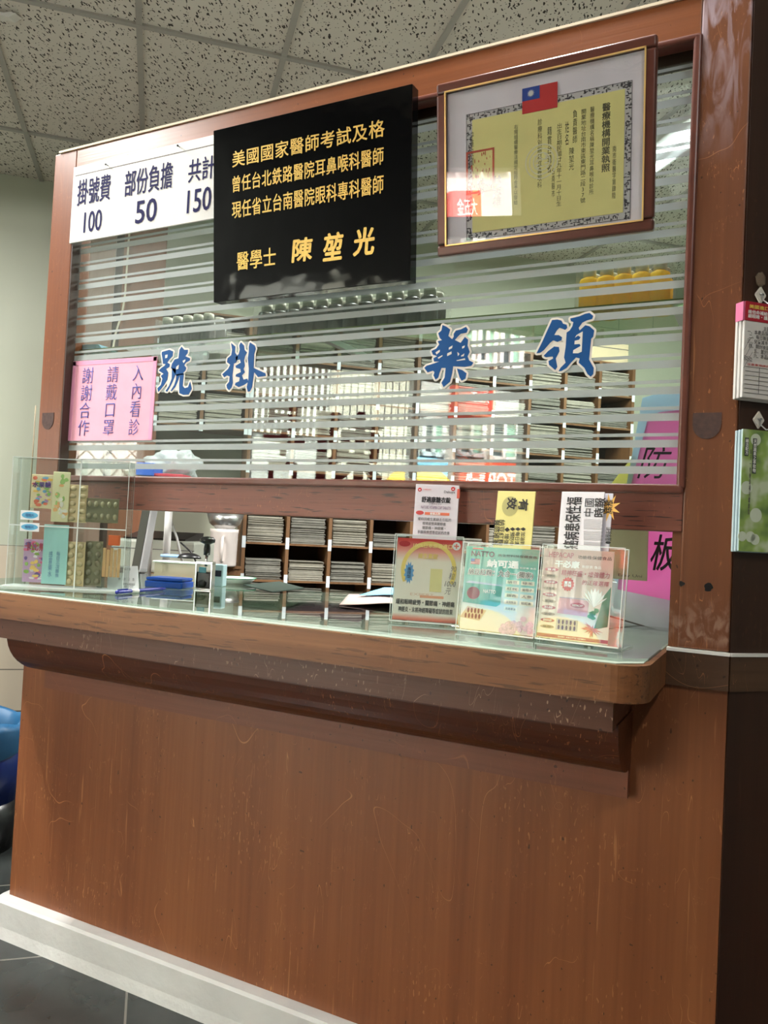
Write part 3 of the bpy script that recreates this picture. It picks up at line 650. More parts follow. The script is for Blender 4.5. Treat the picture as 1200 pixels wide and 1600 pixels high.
for R_ in (.034, .026, .018):
    pts = ell(qa[0], qa[1], R_, R_, 36); q2 = ell(qa[0], qa[1], R_ - .0022, R_ - .0022, 36)
    for i in range(36): j = (i + 1) % 36; mb.prism([pts[i], pts[j], q2[j], q2[i]], .0008, .0012)
blobs(mb, 26, qa[0] - .013, qa[0] + .013, qa[1] - .013, qa[1] + .013, .0008, .0012, .005, .0016, 4)
mb.build('seal_print', mat('seal_pale', (222, 222, 190), .7), cf)
qa = loc(Mc, 728, 238); qb = loc(Mc, 772, 298)
mb = MB()
for (xa, xb, za, zb) in ((qa[0], qb[0], qb[1], qb[1] + .004), (qa[0], qb[0], qa[1] - .004, qa[1]), (qa[0], qa[0] + .004, qb[1], qa[1]), (qb[0] - .004, qb[0], qb[1], qa[1])): mb.box(xa, xb, .0006, .0012, za, zb)
blobs(mb, 40, qa[0] + .006, qb[0] - .006, qb[1] + .006, qa[1] - .006, .0006, .0012, .0012, .005, 6)
mb.build('red_seal', mat('seal_red', (196, 84, 60), .7), cf)
MB().box(fw - .002, CW - fw + .002, -.0035, -.0025, fw - .002, CH - fw + .002).build('glass', glassy('picture_glass', (250, 250, 250), .07), cf)

# pink paper taped to the pane
Mp = frame((-1.8305, .0262, 1.4015)); pk = thing('mask_notice', 'pink paper notice with three columns of blue characters taped inside the window pane at left', 'notice', Mp)
MB().prism([(0, 0), (.319, -.001), (.3215, .225), (.004, .229)], 0, .0012).build('sheet', M_pink, pk)
mb = MB().prism([(.001, .001), (.014, .001), (.017, .227), (.005, .227)], -.0006, 0).prism([(.306, .001), (.318, .001), (.3205, .224), (.309, .224)], -.0006, 0).prism([(.005, .216), (.32, .213), (.3205, .224), (.005, .2275)], -.0006, 0)
mb.build('tape', M_pinkd, pk)
for s, xs in (('入內看診', ((208, 571), (224, 571), (203, 680))), ('請戴口罩', ((168, 573), (185, 573), (163, 680))), ('謝謝合作', ((129, 575), (146, 575), (126, 681)))):
    VT(Mp, pk, s, *xs, M_inkblue, bold=-.006, shear=.03)

# big blue vinyl characters on the pane: traced strokes, white edge behind
CH = {
 '領': ((780, 380, 6.156), 'big blue white-edged character on the window under the framed licence, rightmost of the four',
  [[(510,740),(560,735),(600,745),(615,775),(650,785),(655,815),(635,835),(600,820),(580,815),(555,840),(530,885),(575,885),(605,905),(600,935),(560,950),(520,935),(490,960),(430,1030),(395,1055),(360,1060),(415,950),(460,850)],
   [(530,995),(575,1000),(580,1040),(545,1110),(560,1190),(540,1222),(480,1170),(475,1135),(520,1110),(515,1090),(450,1098),(428,1085),(470,1040)],
   [(685,725),(770,705),(830,680),(870,672),(905,700),(895,730),(840,745),(800,765),(765,815),(775,840),(830,790),(870,800),(915,840),(905,900),(885,920),(865,1120),(910,1200),(905,1260),(880,1285),(850,1260),(820,1200),(765,1150),(775,1110),(740,1100),(690,1150),(650,1200),(600,1230),(572,1232),(590,1200),(640,1150),(625,1100),(640,1000),(650,860),(680,840),(705,800),(715,760),(690,750)]],
  [[(745,885),(805,850),(800,950),(795,1045),(760,1060),(710,1060),(715,1030),(750,1010),(785,990),(775,970),(725,975),(728,940),(770,930),(785,905),(760,890),(730,910)]],
  [[(560,840),(660,830),(640,1000),(640,1140),(570,1230),(530,1000),(430,1080),(400,1060),(500,960)]]),
 '藥': ((560, 440, 6.0), 'big blue white-edged character with a grass-top radical on the window, second from right',
  [[(790,408),(830,425),(862,450),(845,510),(880,540),(895,520),(895,490),(915,460),(960,450),(1010,425),(1028,450),(1015,480),(960,490),(930,520),(905,548),(960,575),(1000,520),(1030,545),(1025,600),(1045,660),(1025,700),(1040,740),(1080,760),(1060,790),(1000,800),(890,795),(880,860),(860,940),(800,990),(780,950),(810,900),(820,810),(780,810),(760,860),(750,900),(725,920),(705,880),(715,850),(700,835),(650,852),(620,810),(640,790),(720,765),(760,750),(710,750),(705,720),(740,700),(700,685),(688,650),(730,630),(760,590),(745,560),(785,550),(765,530),(750,485),(780,460)],
   [(925,815),(975,830),(1015,860),(1005,910),(970,930),(950,900)]],
  [[(850,620),(885,600),(880,625),(850,640)],[(835,675),(875,655),(875,680),(835,700)],[(725,665),(765,640),(765,660),(735,685)],[(745,715),(790,690),(790,700),(755,725)],[(930,660),(950,680),(935,700)],[(975,610),(1000,600),(995,620),(975,630)],[(965,695),(995,675),(990,700),(965,705)],[(920,740),(1000,720),(1005,735),(925,745)]],
  [[(905,545),(960,575),(1010,520),(1005,480),(950,440),(900,500)],[(750,560),(800,560),(790,610),(740,640)]]),
 '掛': ((240, 460, 6.0), 'big blue white-edged character on the window, third from right, beside the mirrored shutter',
  [[(728,455),(768,490),(765,545),(795,590),(775,640),(755,650),(750,690),(740,760),(745,830),(735,870),(710,900),(690,880),(685,850),(710,820),(715,770),(690,760),(665,778),(645,750),(700,700),(720,660),(690,635),(695,600),(730,570),(738,520)],
   [(820,450),(850,480),(855,520),(878,545),(860,580),(850,620),(858,670),(845,700),(858,730),(830,760),(845,800),(880,790),(890,820),(850,850),(800,870),(765,850),(770,830),(805,815),(810,780),(770,770),(775,750),(820,730),(815,700),(775,690),(770,670),(820,640),(810,610),(775,620),(770,590),(800,560),(810,520),(805,480)],
   [(905,450),(950,480),(960,510),(945,560),(940,690),(1050,740),(1055,765),(980,775),(945,730),(935,800),(925,870),(905,910),(885,912),(875,870),(890,800),(895,700),(885,600),(895,540),(895,490)]],
  [], [[(760,640),(900,640),(890,860),(740,860)]]),
 '號': ((240, 460, 6.0), 'big blue white-edged character on the window next to the pink notice',
  [[(80,540),(150,520),(185,535),(180,580),(150,610),(130,640),(155,655),(150,680),(120,700),(140,735),(130,800),(100,850),(60,900),(45,915),(38,880),(70,850),(85,790),(70,765),(95,745),(50,715),(75,690),(105,670),(115,655),(90,650),(85,600),(78,560)],
   [(265,490),(290,520),(325,520),(322,550),(300,580),(345,600),(342,620),(305,640),(290,665),(308,690),(300,715),(280,735),(285,750),(215,765),(175,700),(165,690),(175,650),(200,610),(235,600),(240,560),(245,520)],
   [(175,690),(215,700),(205,760),(180,820),(150,880),(130,912),(112,908),(145,860),(172,790)],
   [(215,750),(250,745),(235,800),(205,870),(170,908),(160,905),(195,850),(212,800)],
   [(250,740),(285,745),(275,860),(295,880),(325,870),(345,815),(360,885),(330,940),(280,942),(243,925),(242,850)]],
  [[(112,570),(135,565),(130,595),(112,600)],[(275,625),(300,610),(300,625),(285,645)],[(215,680),(240,660),(235,700),(215,705)]],
  [[(140,700),(200,650),(260,760),(240,900),(120,900)]]),
}
for s, (org, lab, blue, white, fill) in CH.items():
    def cv(poly): return [((lambda q: (q.x, q.z))(onY(org[0] + x / org[2], org[1] + y / org[2], .0285))) for x, y in poly]
    allp = [p_ for poly in blue for p_ in cv(poly)]; ox = min(p_[0] for p_ in allp); oz = min(p_[1] for p_ in allp)
    def lc2(poly): return [(x - ox, z - oz) for x, z in cv(poly)]
    v = thing('window_character', lab, 'lettering', frame((ox, .0285, oz)), 'blue vinyl characters on the window')
    mb = MB()
    for poly in blue:
        P_ = lc2(poly)
        for i in range(12):
            t_ = 2 * math.pi * i / 12; mb.prism([(x + .0044 * math.cos(t_), z + .0044 * math.sin(t_)) for x, z in P_], -.0006 + .00001 * i, 0)
    for poly in fill: mb.prism(lc2(poly), -.0005, 0)
    bk = mb.build('white_backing', M_cream, v)
    mb = MB()
    for poly in blue: mb.prism(lc2(poly), -.0012, -.0006)
    mb.build('blue_face', M_blue, v)
    if white:
        for poly in white: MB().prism(lc2(poly), -.0016, -.0012).build('white_gap', M_cream, v)

# ---------------------------------------------------------------- glass shelf behind the pane with bottles
sh = thing('glass_shelf', 'long greenish glass shelf just behind the window carrying bottles', 'shelf', frame((-1.83, .05, 1.660)))
MB().box(0, 1.655, 0, .26, 0, .008).build('shelf_glass', glassy('shelf_glass', (222, 234, 218), .05), sh)
MB().box(0, 1.655, -.0015, 0, -.001, .009).build('shelf_edge', mat('green_glass_edge', (104, 116, 62), .25, var=.35, vscale=14), sh)
for x in (.02, .82, 1.635): MB().box(x - .008, x + .008, .02, .25, -.016, -.0005).build('bracket', M_steel, sh)
def bottle(name, m_body, M, label, group, r=.0205, h=.083):
    t = thing(name, label, 'bottle', M, group)
    bo = MB().lathe([(0, 0), (r * .9, 0), (r, .004), (r, h * .88), (r * .9, h * .94), (r * .6, h * .98), (r * .5, h), (0, h)], n=18).build('body', m_body, t)
    MB().lathe([(0, h + .019), (r * .60, h + .019), (r * .66, h + .017), (r * .68, h + .001), (0, h + .001)], n=18).build('cap', mat('cream_cap', (214, 206, 190), .5), t)
    return t
def copy_tree(o, M, label):
    c = o.copy(); COL.objects.link(c); c.matrix_world = M; c['label'] = label
    for ch in list(o.children):
        d = ch.copy(); COL.objects.link(d); d.parent = c
    return c
M_dkb = mat('dark_syrup_bottle', (66, 58, 56), .25, var=.15, vscale=10)
m = sheet('yellow_syrup', (252, 222, 48), .55)
M_yel = m
ZSH = 1.6685
src = None; x0 = onY(920, 480, .11).x; dx = (onY(1030, 480, .11).x - x0) / 4
ordn = ('first', 'second', 'third', 'fourth', 'fifth', 'sixth', 'seventh', 'eighth', 'ninth', 'tenth', 'eleventh', 'twelfth')
for row in (0, 1):
    for i in range(5):
        M = frame((x0 + i * dx + row * .0, .105 + row * .046, ZSH)); lab = '%s yellow syrup bottle from the left in the %s row on the glass shelf' % (ordn[i], ('front', 'rear')[row])
        if src is None: src = bottle('syrup_bottle', M_yel, M, lab, 'yellow bottles on the glass shelf', .0205, .078)
        else: copy_tree(src, M, lab)
src = None; x0 = onY(418, 505, .10).x; dx = (onY(672, 482, .10).x - x0) / 11
for row in (0, 1):
    for i in range(12):
        M = frame((x0 + i * dx, .095 + row * .046, ZSH)); lab = '%s dark medicine bottle from the left in the %s row of the long pack' % (ordn[i], ('front', 'rear')[row])
        if src is None: src = bottle('medicine_bottle', M_dkb, M, lab, 'dark bottles in the long pack on the glass shelf', .0215, .072)
        else: copy_tree(src, M, lab)
q0 = onY(266, 505, .13); dx2 = (onY(330, 498, .13).x - q0.x) / 4
for row in (0, 1):
    for i in range(5):
        copy_tree(src, frame((q0.x + i * dx2, .12 + row * .046, ZSH)), '%s dark bottle from the left, %s row, short pack at left' % (ordn[i], ('front', 'rear')[row]))['group'] = 'dark bottles in the short pack on the glass shelf'
# clear shrink wrap round the packs
M_wrap = film('shrink_wrap', (216, 212, 206), .10, .25)
for (xa, xb, ya, yb, h, lab) in ((onY(920, 480, .11).x - .024, onY(1030, 480, .11).x + .024, .082, .176, .092, 'clear shrink wrap round the yellow syrup bottles'), (x0 - .025, x0 + 11 * dx + .025, .071, .168, .085, 'clear shrink wrap round the long pack of dark bottles'), (q0.x - .024, q0.x + 4 * dx2 + .024, .096, .192, .085, 'clear shrink wrap round the short pack of dark bottles')):
    mb = MB().box(xa, xb, ya, ya + .0004, ZSH + .001, ZSH + h - .008).box(xa, xa + .0004, ya, yb, ZSH + .001, ZSH + h).box(xb - .0004, xb, ya, yb, ZSH + .001, ZSH + h)
    tag(mb.build('shrink_wrap', M_wrap), lab, 'packaging')
q = onY(140, 545, .08)
tag(MB().prism([(q.x - .05, ZSH), (q.x + .075, ZSH), (q.x + .055, ZSH + .016), (q.x - .05, ZSH + .020)], .06, .12).build('medicine_box', mat('pale_blue_card', (110, 158, 176), .5)), 'small pale blue box lying at the left end of the glass shelf', 'box')

# ---------------------------------------------------------------- back room: chart cabinet against the wall
q = CAM + ray(515, 855) * 4.8
MC = Matrix.Translation((q.x, q.y, 0)) @ Matrix.Rotation(G, 4, 'Z')
LV = [.871 + .2232 * k for k in range(8)]
def cabinet(name, label, s0, ncol, lv, pitch=.2605, dep=.32):
    t = thing(name, label, 'cabinet', MC @ Matrix.Translation((s0, 0, 0)))
    Wd = pitch * ncol
    MB().box(-.009, Wd + .009, dep - .012, dep, lv[0] - .2 if lv[0] < 1 else lv[0], lv[-1] + .012).build('back_panel', M_cabdark, t)
    for i in range(ncol + 1):
        dv = MB().box(i * pitch - .010, i * pitch + .010, 0, dep - .012, lv[0] - (.2 if lv[0] < 1 else .012), lv[-1]).build('divider', M_cab, t)
        for z in lv[:-1]: MB().box(i * pitch - .011, i * pitch + .011, -.0015, 0, z - .035, z + .035).build('shelf_tag', M_tag, dv)
    for z in lv: MB().box(.010 - .019, Wd - .001, .004, dep - .012, z - .012, z).build('shelf_board', M_cab, t)
    return t
rows = ['bottom', 'second', 'third', 'fourth', 'fifth', 'sixth', 'top']
NC = 10
cabinet('chart_cabinet', 'wide wooden pigeonhole cabinet full of patient charts against the back wall', -.521, NC, LV)
cabinet('hanging_cabinet', 'small upper pigeonhole cabinet of charts hanging left of the wide chart cabinet', -1.066, 2, LV[4:])
rnd = random.Random(11)
def stack(s0, z0, w, h, label, colm, group):
    mb = MB(); z = z0 + .001; dd = .25
    while z < z0 + h:
        th = rnd.uniform(.003, .008); ox = rnd.uniform(-.003, .003); oy = rnd.uniform(0, .016); sl_ = rnd.uniform(-.0012, .0012)
        x0_, x1_ = ox, w + ox + rnd.uniform(-.006, .004); zt = z + th * .80
        mb.add([(x0_, oy, z), (x1_, oy, z + sl_), (x1_, oy + dd, z + sl_), (x0_, oy + dd, z), (x0_, oy, zt), (x1_, oy, zt + sl_), (x1_, oy + dd, zt + sl_), (x0_, oy + dd, zt)],
               [(0, 3, 2, 1), (4, 5, 6, 7), (0, 1, 5, 4), (1, 2, 6, 5), (2, 3, 7, 6), (3, 0, 4, 7)])
        z += th
    o = mb.build('chart_stack', colm); o.matrix_world = MC @ Matrix.Translation((s0, .012, 0)); tag(o, label, 'patient charts', group); return o
fills = {}
for c in range(NC):
    for r in range(7):
        if c > 8 and r in (2, 4): continue
        f = rnd.choice((.45, .55, .62, .7, .8, .88, .38)) * .2232
        if r == 0: f = .12
        stack(-.521 + .2605 * c + .020, LV[r], .212, min(f, .195), 'stack of pale paper charts, %s column from the left, %s row of the wide cabinet' % (ordn[c], rows[r]), M_chart if (c + r) % 2 else M_chart2, 'stacks of charts in the wide cabinet')
for c in range(2):
    for r in range(3):
        stack(-1.066 + .2605 * c + .020, LV[4 + r], .214, .2232 * rnd.choice((.55, .7, .85)), 'stack of paper charts, %s column, %s row of the small upper cabinet' % (('left', 'right')[c], ('bottom', 'middle', 'top')[r]), M_chart, 'stacks of charts in the small upper cabinet')
# boxes on top of the cabinet
for (pa, pb, h, col, lab) in ((905, 985, .14, (196, 182, 148), 'cream cardboard box on top of the chart cabinet at the right'), (560, 606, .10, (178, 160, 132), 'tan card box on top of the chart cabinet in the middle')):
    a = loc(MC, pa, 575)[0]; b_ = loc(MC, pb, 575)[0]
    t = thing('cardboard_box', lab, 'box', MC @ Matrix.Translation((a, .03, LV[-1])))
    MB().bbox(0, b_ - a, 0, .24, 0.0005, h, .003, 1).build('box_body', mat('card_%d' % col[0], col, .8), t)
    MB().box(0, b_ - a, -.001, 0, h * .72, h * .76).build('box_print', M_grey, t)
# wooden doors at the far left of the back wall
d1 = struct('door_1', MC)
def sx_(px): return loc(MC, px, 450)[0]
MB().box(sx_(190), sx_(257), .02, .06, 0, 3.0).build('door_panel', M_door, d1)
MB().box(sx_(121) - .15, sx_(178), .0, .06, 0, 3.0).build('door_leaf', M_door2, d1)
MB().box(sx_(178), sx_(190), .03, .06, 0, 3.0).build('door_gap', M_cabdark, d1)
cb_ = [(sx_(197), 0, 2.9), (sx_(196), -.01, 2.45), (sx_(193), -.01, 2.36), (sx_(185), -.01, 2.24), (sx_(182), -.01, 2.14), (sx_(180), -.01, 1.5)]
o = MB().tube(cb_, .006, 6).build('cord', mat('cream_cord', (206, 196, 176), .6)); o.matrix_world = MC; tag(o, 'cream cord hanging down between the brown door panels behind the window', 'cord')

# low cupboard with pitcher and steel bowl
lc_ = thing('low_cupboard', 'low brown cupboard left of the chart cabinet carrying a white pitcher', 'cupboard', MC)
MB().box(-1.45, -.535, -.05, .42, .0, .934).build('body', M_cab, lc_)
MB().box(-1.46, -.534, -.06, .43, .934, .948).build('top', M_cab, lc_)
def px2(px, py, depth): return CAM + ray(px, py) * depth
pc = px2(348, 880, 4.55); R_ = .079
pit = thing('pitcher', 'white lidded plastic pitcher with a handle beside the chart cabinet', 'pitcher', frame((pc.x, pc.y, .948)))
MB().lathe([(0, 0), (R_ * .92, 0), (R_ * .96, .01), (R_, .19), (R_ * 1.03, .195), (R_ * 1.03, .215), (0, .215)], n=28).build('body', mat('pitcher_white', (222, 212, 206), .35), pit)
rd = Vector((RGT.x, RGT.y, 0)).normalized(); fd = Vector((FWD.x, FWD.y, 0)).normalized()
hp = [rd * (.012) - fd * (R_ - .002) + Vector((0, 0, .17)), rd * .014 - fd * (R_ + .035) + Vector((0, 0, .165)), rd * .014 - fd * (R_ + .040) + Vector((0, 0, .10)), rd * .010 - fd * (R_ + .028) + Vector((0, 0, .035)), rd * .008 - fd * (R_ - .004) + Vector((0, 0, .03))]
MB().tube(hp, .009, 8).build('handle', mat('pitcher_white', (222, 212, 206), .35), pit)
bw_ = MB().lathe([(0, 0), (.05, 0), (.085, .03), (.105, .085), (.108, .086), (.088, .028), (.05, -.002)], n=32).build('steel_bowl', M_steel); bw_.location = (pc.x, pc.y, .948 + .217)
tag(bw_, 'brushed steel bowl set on top of the white pitcher', 'bowl')

# printer on a desk, white rack legs, leaning folder
MD = Matrix.Translation((px2(240, 860, 3.5).x, px2(240, 860, 3.5).y, 0)) @ Matrix.Rotation(G * .5, 4, 'Z')
dk = thing('desk', 'plain work desk behind the counter under the printer', 'desk', MD)
MB().bbox(-.30, .22, -.12, .42, .925, .955, .003, 1).build('desk_top', M_cab, dk)
for x in (-.28, .17):
    for y in (-.10, .36): MB().box(x, x + .03, y, y + .03, 0, .925).build('leg', M_cab, dk)
pr = thing('printer', 'pale grey office printer with a dark paper tray behind the counter', 'printer', MD @ Matrix.Translation((0, 0, .9555)))
MB().bbox(-.20, .185, 0, .30, 0, .147, .012, 2).build('body', mat('printer_grey', (172, 176, 164), .5), pr)
MB().box(-.20, .186, -.001, .0, .104, .108).build('seam', M_grey, pr)
MB().prismx([(.03, .148), (.28, .148), (.29, .185), (.22, .185), (.04, .155)], -.16, .13).build('paper_tray', M_black, pr)
rk = thing('white_rack', 'white tubular rack standing over the printer', 'rack', MD)
for px in (234, 262):
    a = px2(px, 830, 3.3); a = MD.inverted() @ a
    MB().tube([(a.x, a.y, .956), (a.x, a.y, 1.345)], .0155, 12).build('leg', M_white, rk)
a = MD.inverted() @ px2(234, 830, 3.3)
MB().box(a.x - .25, a.x + .32, a.y - .03, a.y + .25, 1.345, 1.36).build('shelf', M_white, rk)
for k_, (px, lab) in enumerate(((213, 'dark'),)):
    a = MD.inverted() @ px2(px, 860, 3.15)
    t = thing('tilted_screen', 'dark flat screen panel turned edge-on beside the printer', 'screen', MD @ Matrix.Translation((a.x, a.y, .98)) @ Matrix.Rotation(-.9, 4, 'Z') @ Matrix.Rotation(-.12, 4, 'X'))
    MB().bbox(-.06, .06, 0, .03, 0, .26, .006, 2).build('housing', mat('screen_grey', (150, 150, 150), .4), t)
    MB().box(-.052, .052, -.002, 0, .01, .25).build('display', M_black, t)
    MB().box(-.03, .03, .01, .03, -.15, .01).build('stand', M_black, t)
mb = MB(); a = MD.inverted() @ px2(268, 800, 3.4)
mb.tube([(a.x, a.y, 1.19), (a.x + .03, a.y, 1.12), (a.x + .05, a.y, 1.05), (a.x + .06, a.y + .02, 1.0)], .006, 6)
o = mb.build('cable', mat('grey_cable', (190, 190, 186), .5)); o.matrix_world = MD; tag(o, 'pale grey cable drooping behind the printer', 'cable')
mb = MB(); a = MD.inverted() @ px2(283, 830, 3.4)
mb.tube([(a.x, a.y, 1.10), (a.x + .05, a.y, 1.06), (a.x + .08, a.y, 1.01)], .004, 6)
o = mb.build('cable', M_black); o.matrix_world = MD; tag(o, 'thin black cable behind the printer near the pitcher', 'cable')
# bag, box and papers on the rack
a = px2(268, 745, 3.25)
bm = bmesh.new(); bmesh.ops.create_icosphere(bm, subdivisions=4, radius=1)
rn2 = random.Random(5)
from mathutils import noise as mnoise
for v in bm.verts:
    d_ = 1 + .35 * mnoise.noise(v.co * 2.1) + .12 * mnoise.noise(v.co * 6); v.co = Vector((v.co.x * .12 * d_, v.co.y * .09 * d_, max(-.052, v.co.z * .075 * d_)))
o = MB().bm(bm, True).build('plastic_bag', film('bag_plastic', (214, 216, 220), .6, .25)); o.location = (a.x, a.y, 1.414); tag(o, 'crumpled clear plastic bag on the white rack behind the window', 'bag')
for (px, py, w, h, c_, lab, z_) in ((228, 700, .07, .05, (40, 90, 190), 'blue box beside the plastic bag behind the window', 1.361), (262, 742, .12, .012, (190, 50, 70), 'red folder lying under the plastic bag', 1.3605)):
    a = px2(px, py, 3.05); o = MB().bbox(-w / 2, w / 2, 0, .10, 0, h, .002, 1).build('small_box' if h > .02 else 'folder', mat('boxcol%d' % c_[0], c_, .5)); o.matrix_world = Matrix.Translation((a.x, a.y, z_)) @ Matrix.Rotation(G * .5, 4, 'Z'); tag(o, lab, 'box' if h > .02 else 'folder')

# pink board with brush lettering just behind the window at the right
def polyY(pts, Y): return [((lambda q: (q.x, q.z))(onY(px, py, Y))) for px, py in pts]
pb = thing('pink_poster_board', 'pink poster board with black brush characters standing behind the window at right', 'poster', frame((0, .30, 0)))
MB().prism(polyY([(1004, 622), (1085, 598), (1085, 640), (1030, 646), (1014, 656), (978, 800), (970, 915), (952, 900), (975, 780)], .306), .004, .010).build('pale_blue_backing', sheet('pale_blue_sheet', (206, 222, 238), .6), pb)
MB().prism(polyY([(1030, 644), (1085, 638), (1085, 946), (965, 921), (975, 800), (1012, 655)], .30), .0, .004).build('pink_sheet', sheet('lilac_pink_sheet', (240, 164, 214), .6), pb)
MB().prism(polyY([(992, 708), (996, 830), (940, 830), (944, 770)], .31), .011, .016).build('yellow_sheet', sheet('yellow_sheet', (232, 226, 160), .6), pb)
a = polyY([(1004, 697), (1044, 748)], .30); text('lettering', '防', a[0][0], a[1][0] - .0, a[1][1], a[0][1], M_ink, pb, y=-.0005, shear=.25)
a = polyY([(1020, 835), (1058, 893)], .30); text('lettering', '板', a[0][0], a[1][0], a[1][1], a[0][1], M_ink, pb, y=-.0005, bold=.01, shear=.15)
kh = thing('khaki_folder', 'khaki card folder with small grey print leaning against the pink poster board', 'folder', frame((0, .27, 0)))
MB().prism(polyY([(936, 790), (1014, 800), (1011, 908), (940, 903)], .27), .0, .003).build('card', mat('khaki_card', (178, 168, 140), .5), kh)
a = polyY([(966, 896), (1003, 904)], .27); text('lettering', 'Easy Uni', a[0][0], a[1][0], a[1][1], a[0][1], M_grey, kh, y=-.0005)
wt = thing('white_slab', 'bluish white slab leaning behind the counter under the pink poster board', 'panel', frame((0, .35, 0)))
MB().prism(polyY([(930, 905), (1085, 930), (1085, 1000), (930, 985)], .35), .0, .02).build('slab', mat('bluish_white', (204, 210, 220), .35), wt)
mb = MB().prism(polyY([(930, 955), (1085, 1000), (1085, 1002.5), (930, 957.5)], .35), -.0008, .0005); mb.build('seam', M_grey, wt)

# ---------------------------------------------------------------- things on the counter
ZT_ = ZC + .0047
# clear display case
MDC = frame((-1.772, -.192, ZT_), math.radians(27)); DW, DH, DD = .302, .335, .045
dc = thing('display_case', 'clear acrylic two-tier display case of pill samples on the left end of the counter', 'display case', MDC)
mb = MB(); th = .003
mb.box(0, DW, DD - th, DD, .004, DH).box(0, th, 0, DD - th, .004, DH).box(DW - th, DW, 0, DD - th, .004, DH).box(th, DW - th, 0, DD - th, DH - th, DH).box(th, DW - th, 0, DD - th, DH * .47, DH * .47 + th).box(DW * .58, DW * .58 + th, 0, DD - th, .004, DH * .47).box(DW * .58, DW * .58 + th, 0, DD - th, DH * .47 + th, DH - th)
mb.box(th, DW - th, 0, th * .8, .004, DH - th)
mb.build('panels', glassy('case_acrylic', (248, 251, 250), .04), dc)
MB().box(-.004, DW + .004, -.02, DD + .004, 0, .004).build('base', M_acre, dc)
mb = MB(); e = .0012
for x in (0, DW - e): mb.box(x, x + e, -.0006, 0, 0.004, DH).box(x, x + e, DD, DD + .0006, 0.004, DH)
mb.box(0, DW, -.0006, 0, DH - e, DH).box(0, DW, -.0006, 0, DH * .47, DH * .47 + th).box(DW * .58, DW * .58 + th, -.0006, 0, 0.004, DH)
mb.build('polished_edges', M_acre, dc)
def ins(px, py): return loc(MDC, px, py)
def rect4(p0, p1): a = ins(*p0); b_ = ins(*p1); return a[0], b_[0], b_[1], a[1]
def blister(label, p0, p1, nx, nz, colb, colp, y, grp='pill blister packs in the display case'):
    x0, x1, z0, z1 = rect4(p0, p1)
    t = thing('blister_pack', label, 'blister pack', MDC @ Matrix.Translation((x0, y, z0)), grp)
    w, h = x1 - x0, z1 - z0
    MB().bbox(0, w, 0, .0012, 0, h, .0004, 1).build('foil', mat('foil%d' % colb[0], colb, .35, .3), t)
    mb = MB(); rx, rz = w / nx * .34, h / nz * .34
    if nx > nz: rx *= .95; rz = min(rz, rx * 1.5)
    for i in range(nx):
        for j in range(nz):
            cx, cz = (i + .5) * w / nx, (j + .5) * h / nz
            vs, fs = [], []
            N1, N2 = 12, 5
            for u in range(N2 + 1):
                for v in range(N1):
                    ph = math.pi / 2 * u / N2; vs.append((cx + rx * math.cos(ph) * math.cos(2 * math.pi * v / N1), -.0055 * math.sin(ph), cz + rz * math.cos(ph) * math.sin(2 * math.pi * v / N1)))
            for u in range(N2):
                for v in range(N1): fs.append((u * N1 + v, u * N1 + (v + 1) % N1, (u + 1) * N1 + (v + 1) % N1, (u + 1) * N1 + v))
            mb.add(vs, fs, True)
    mb.build('pill_pockets', mat('pill%d' % colp[0], colp, .25), t)
tan = (206, 182, 140); tanp = (214, 192, 152); gg = (128, 122, 96); ggp = (168, 160, 128)
blister('tan pill blister pack standing in the upper tier of the display case', (103, 756), (130, 817), 2, 5, tan, tanp, .020)
blister('tan pill blister pack standing in the lower tier of the display case', (102, 846), (127, 917), 2, 5, tan, tanp, .012)
blister('olive blister pack lying lengthwise in the upper right compartment', (131, 777), (180, 818), 5, 2, gg, ggp, .020)
blister('olive blister pack standing upright in the lower right compartment', (129, 845), (152, 917), 2, 5, gg, (140, 132, 108), .024)
def sachet(name, label, p0, p1, y, cols, writing, cat='medicine sachet', parts='sachet'):
    x0, x1, z0, z1 = rect4(p0, p1); w, h = x1 - x0, z1 - z0
    t = thing(name, label, cat, MDC @ Matrix.Translation((x0, y, z0)))
    MB().bbox(0, w, 0, .004, 0, h, .0015, 2).build('pouch', mat('pouch_%d_%d' % cols[0][:2], cols[0], .35), t)
    rr = random.Random(int(p0[0]))
    for i, c_ in enumerate(cols[1:]):
        mb = MB(); blobs(mb, 7, w * .12, w * .88, h * .08, h * .92, -.0006 - .0002 * i, 0, w * .16, h * .06, i * 7 + int(p0[0])); mb.build('print', mat('print_%d_%d_%d' % c_, c_, .4), t)
    for (s, u0, u1, v0, v1, c_) in writing: text('lettering', s, w * u0, w * u1, h * v0, h * v1, mat('wr_%d_%d' % c_[:2], c_, .5), t, y=-.0020, bold=.03)
    return t
sachet('medicine_sachet', 'colourful yellow-topped children sachet in the upper left of the display case', (46, 740), (77, 795), .014, [(232, 214, 170), (196, 150, 200), (240, 190, 80), (120, 180, 220), (236, 120, 90), (140, 190, 90)], [('水果糖', .08, .92, .62, .78, (90, 50, 130))])
sachet('medicine_sachet', 'green and peach sachet beside the yellow-topped one in the display case', (80, 736), (102, 816), .014, [(232, 226, 180), (160, 196, 110), (240, 180, 120), (236, 232, 220)], [])
sachet('medicine_sachet', 'purple and pink cartoon sachet in the lower left of the display case', (35, 842), (68, 911), .010, [(198, 160, 196), (236, 226, 232), (230, 110, 150), (150, 190, 90), (120, 90, 160), (240, 200, 110)], [('卡比熊', .06, .94, .74, .92, (176, 60, 90))])
x0, x1, z0, z1 = rect4((68, 819), (101, 914)); t = thing('teal_note', 'pale teal paper slip with faint blue writing in the display case', 'note', MDC @ Matrix.Translation((x0, .006, z0)))
w, h = x1 - x0, z1 - z0
MB().box(0, w, 0, .0006, 0, h).build('slip', mat('teal_slip', (172, 222, 220), .6), t)
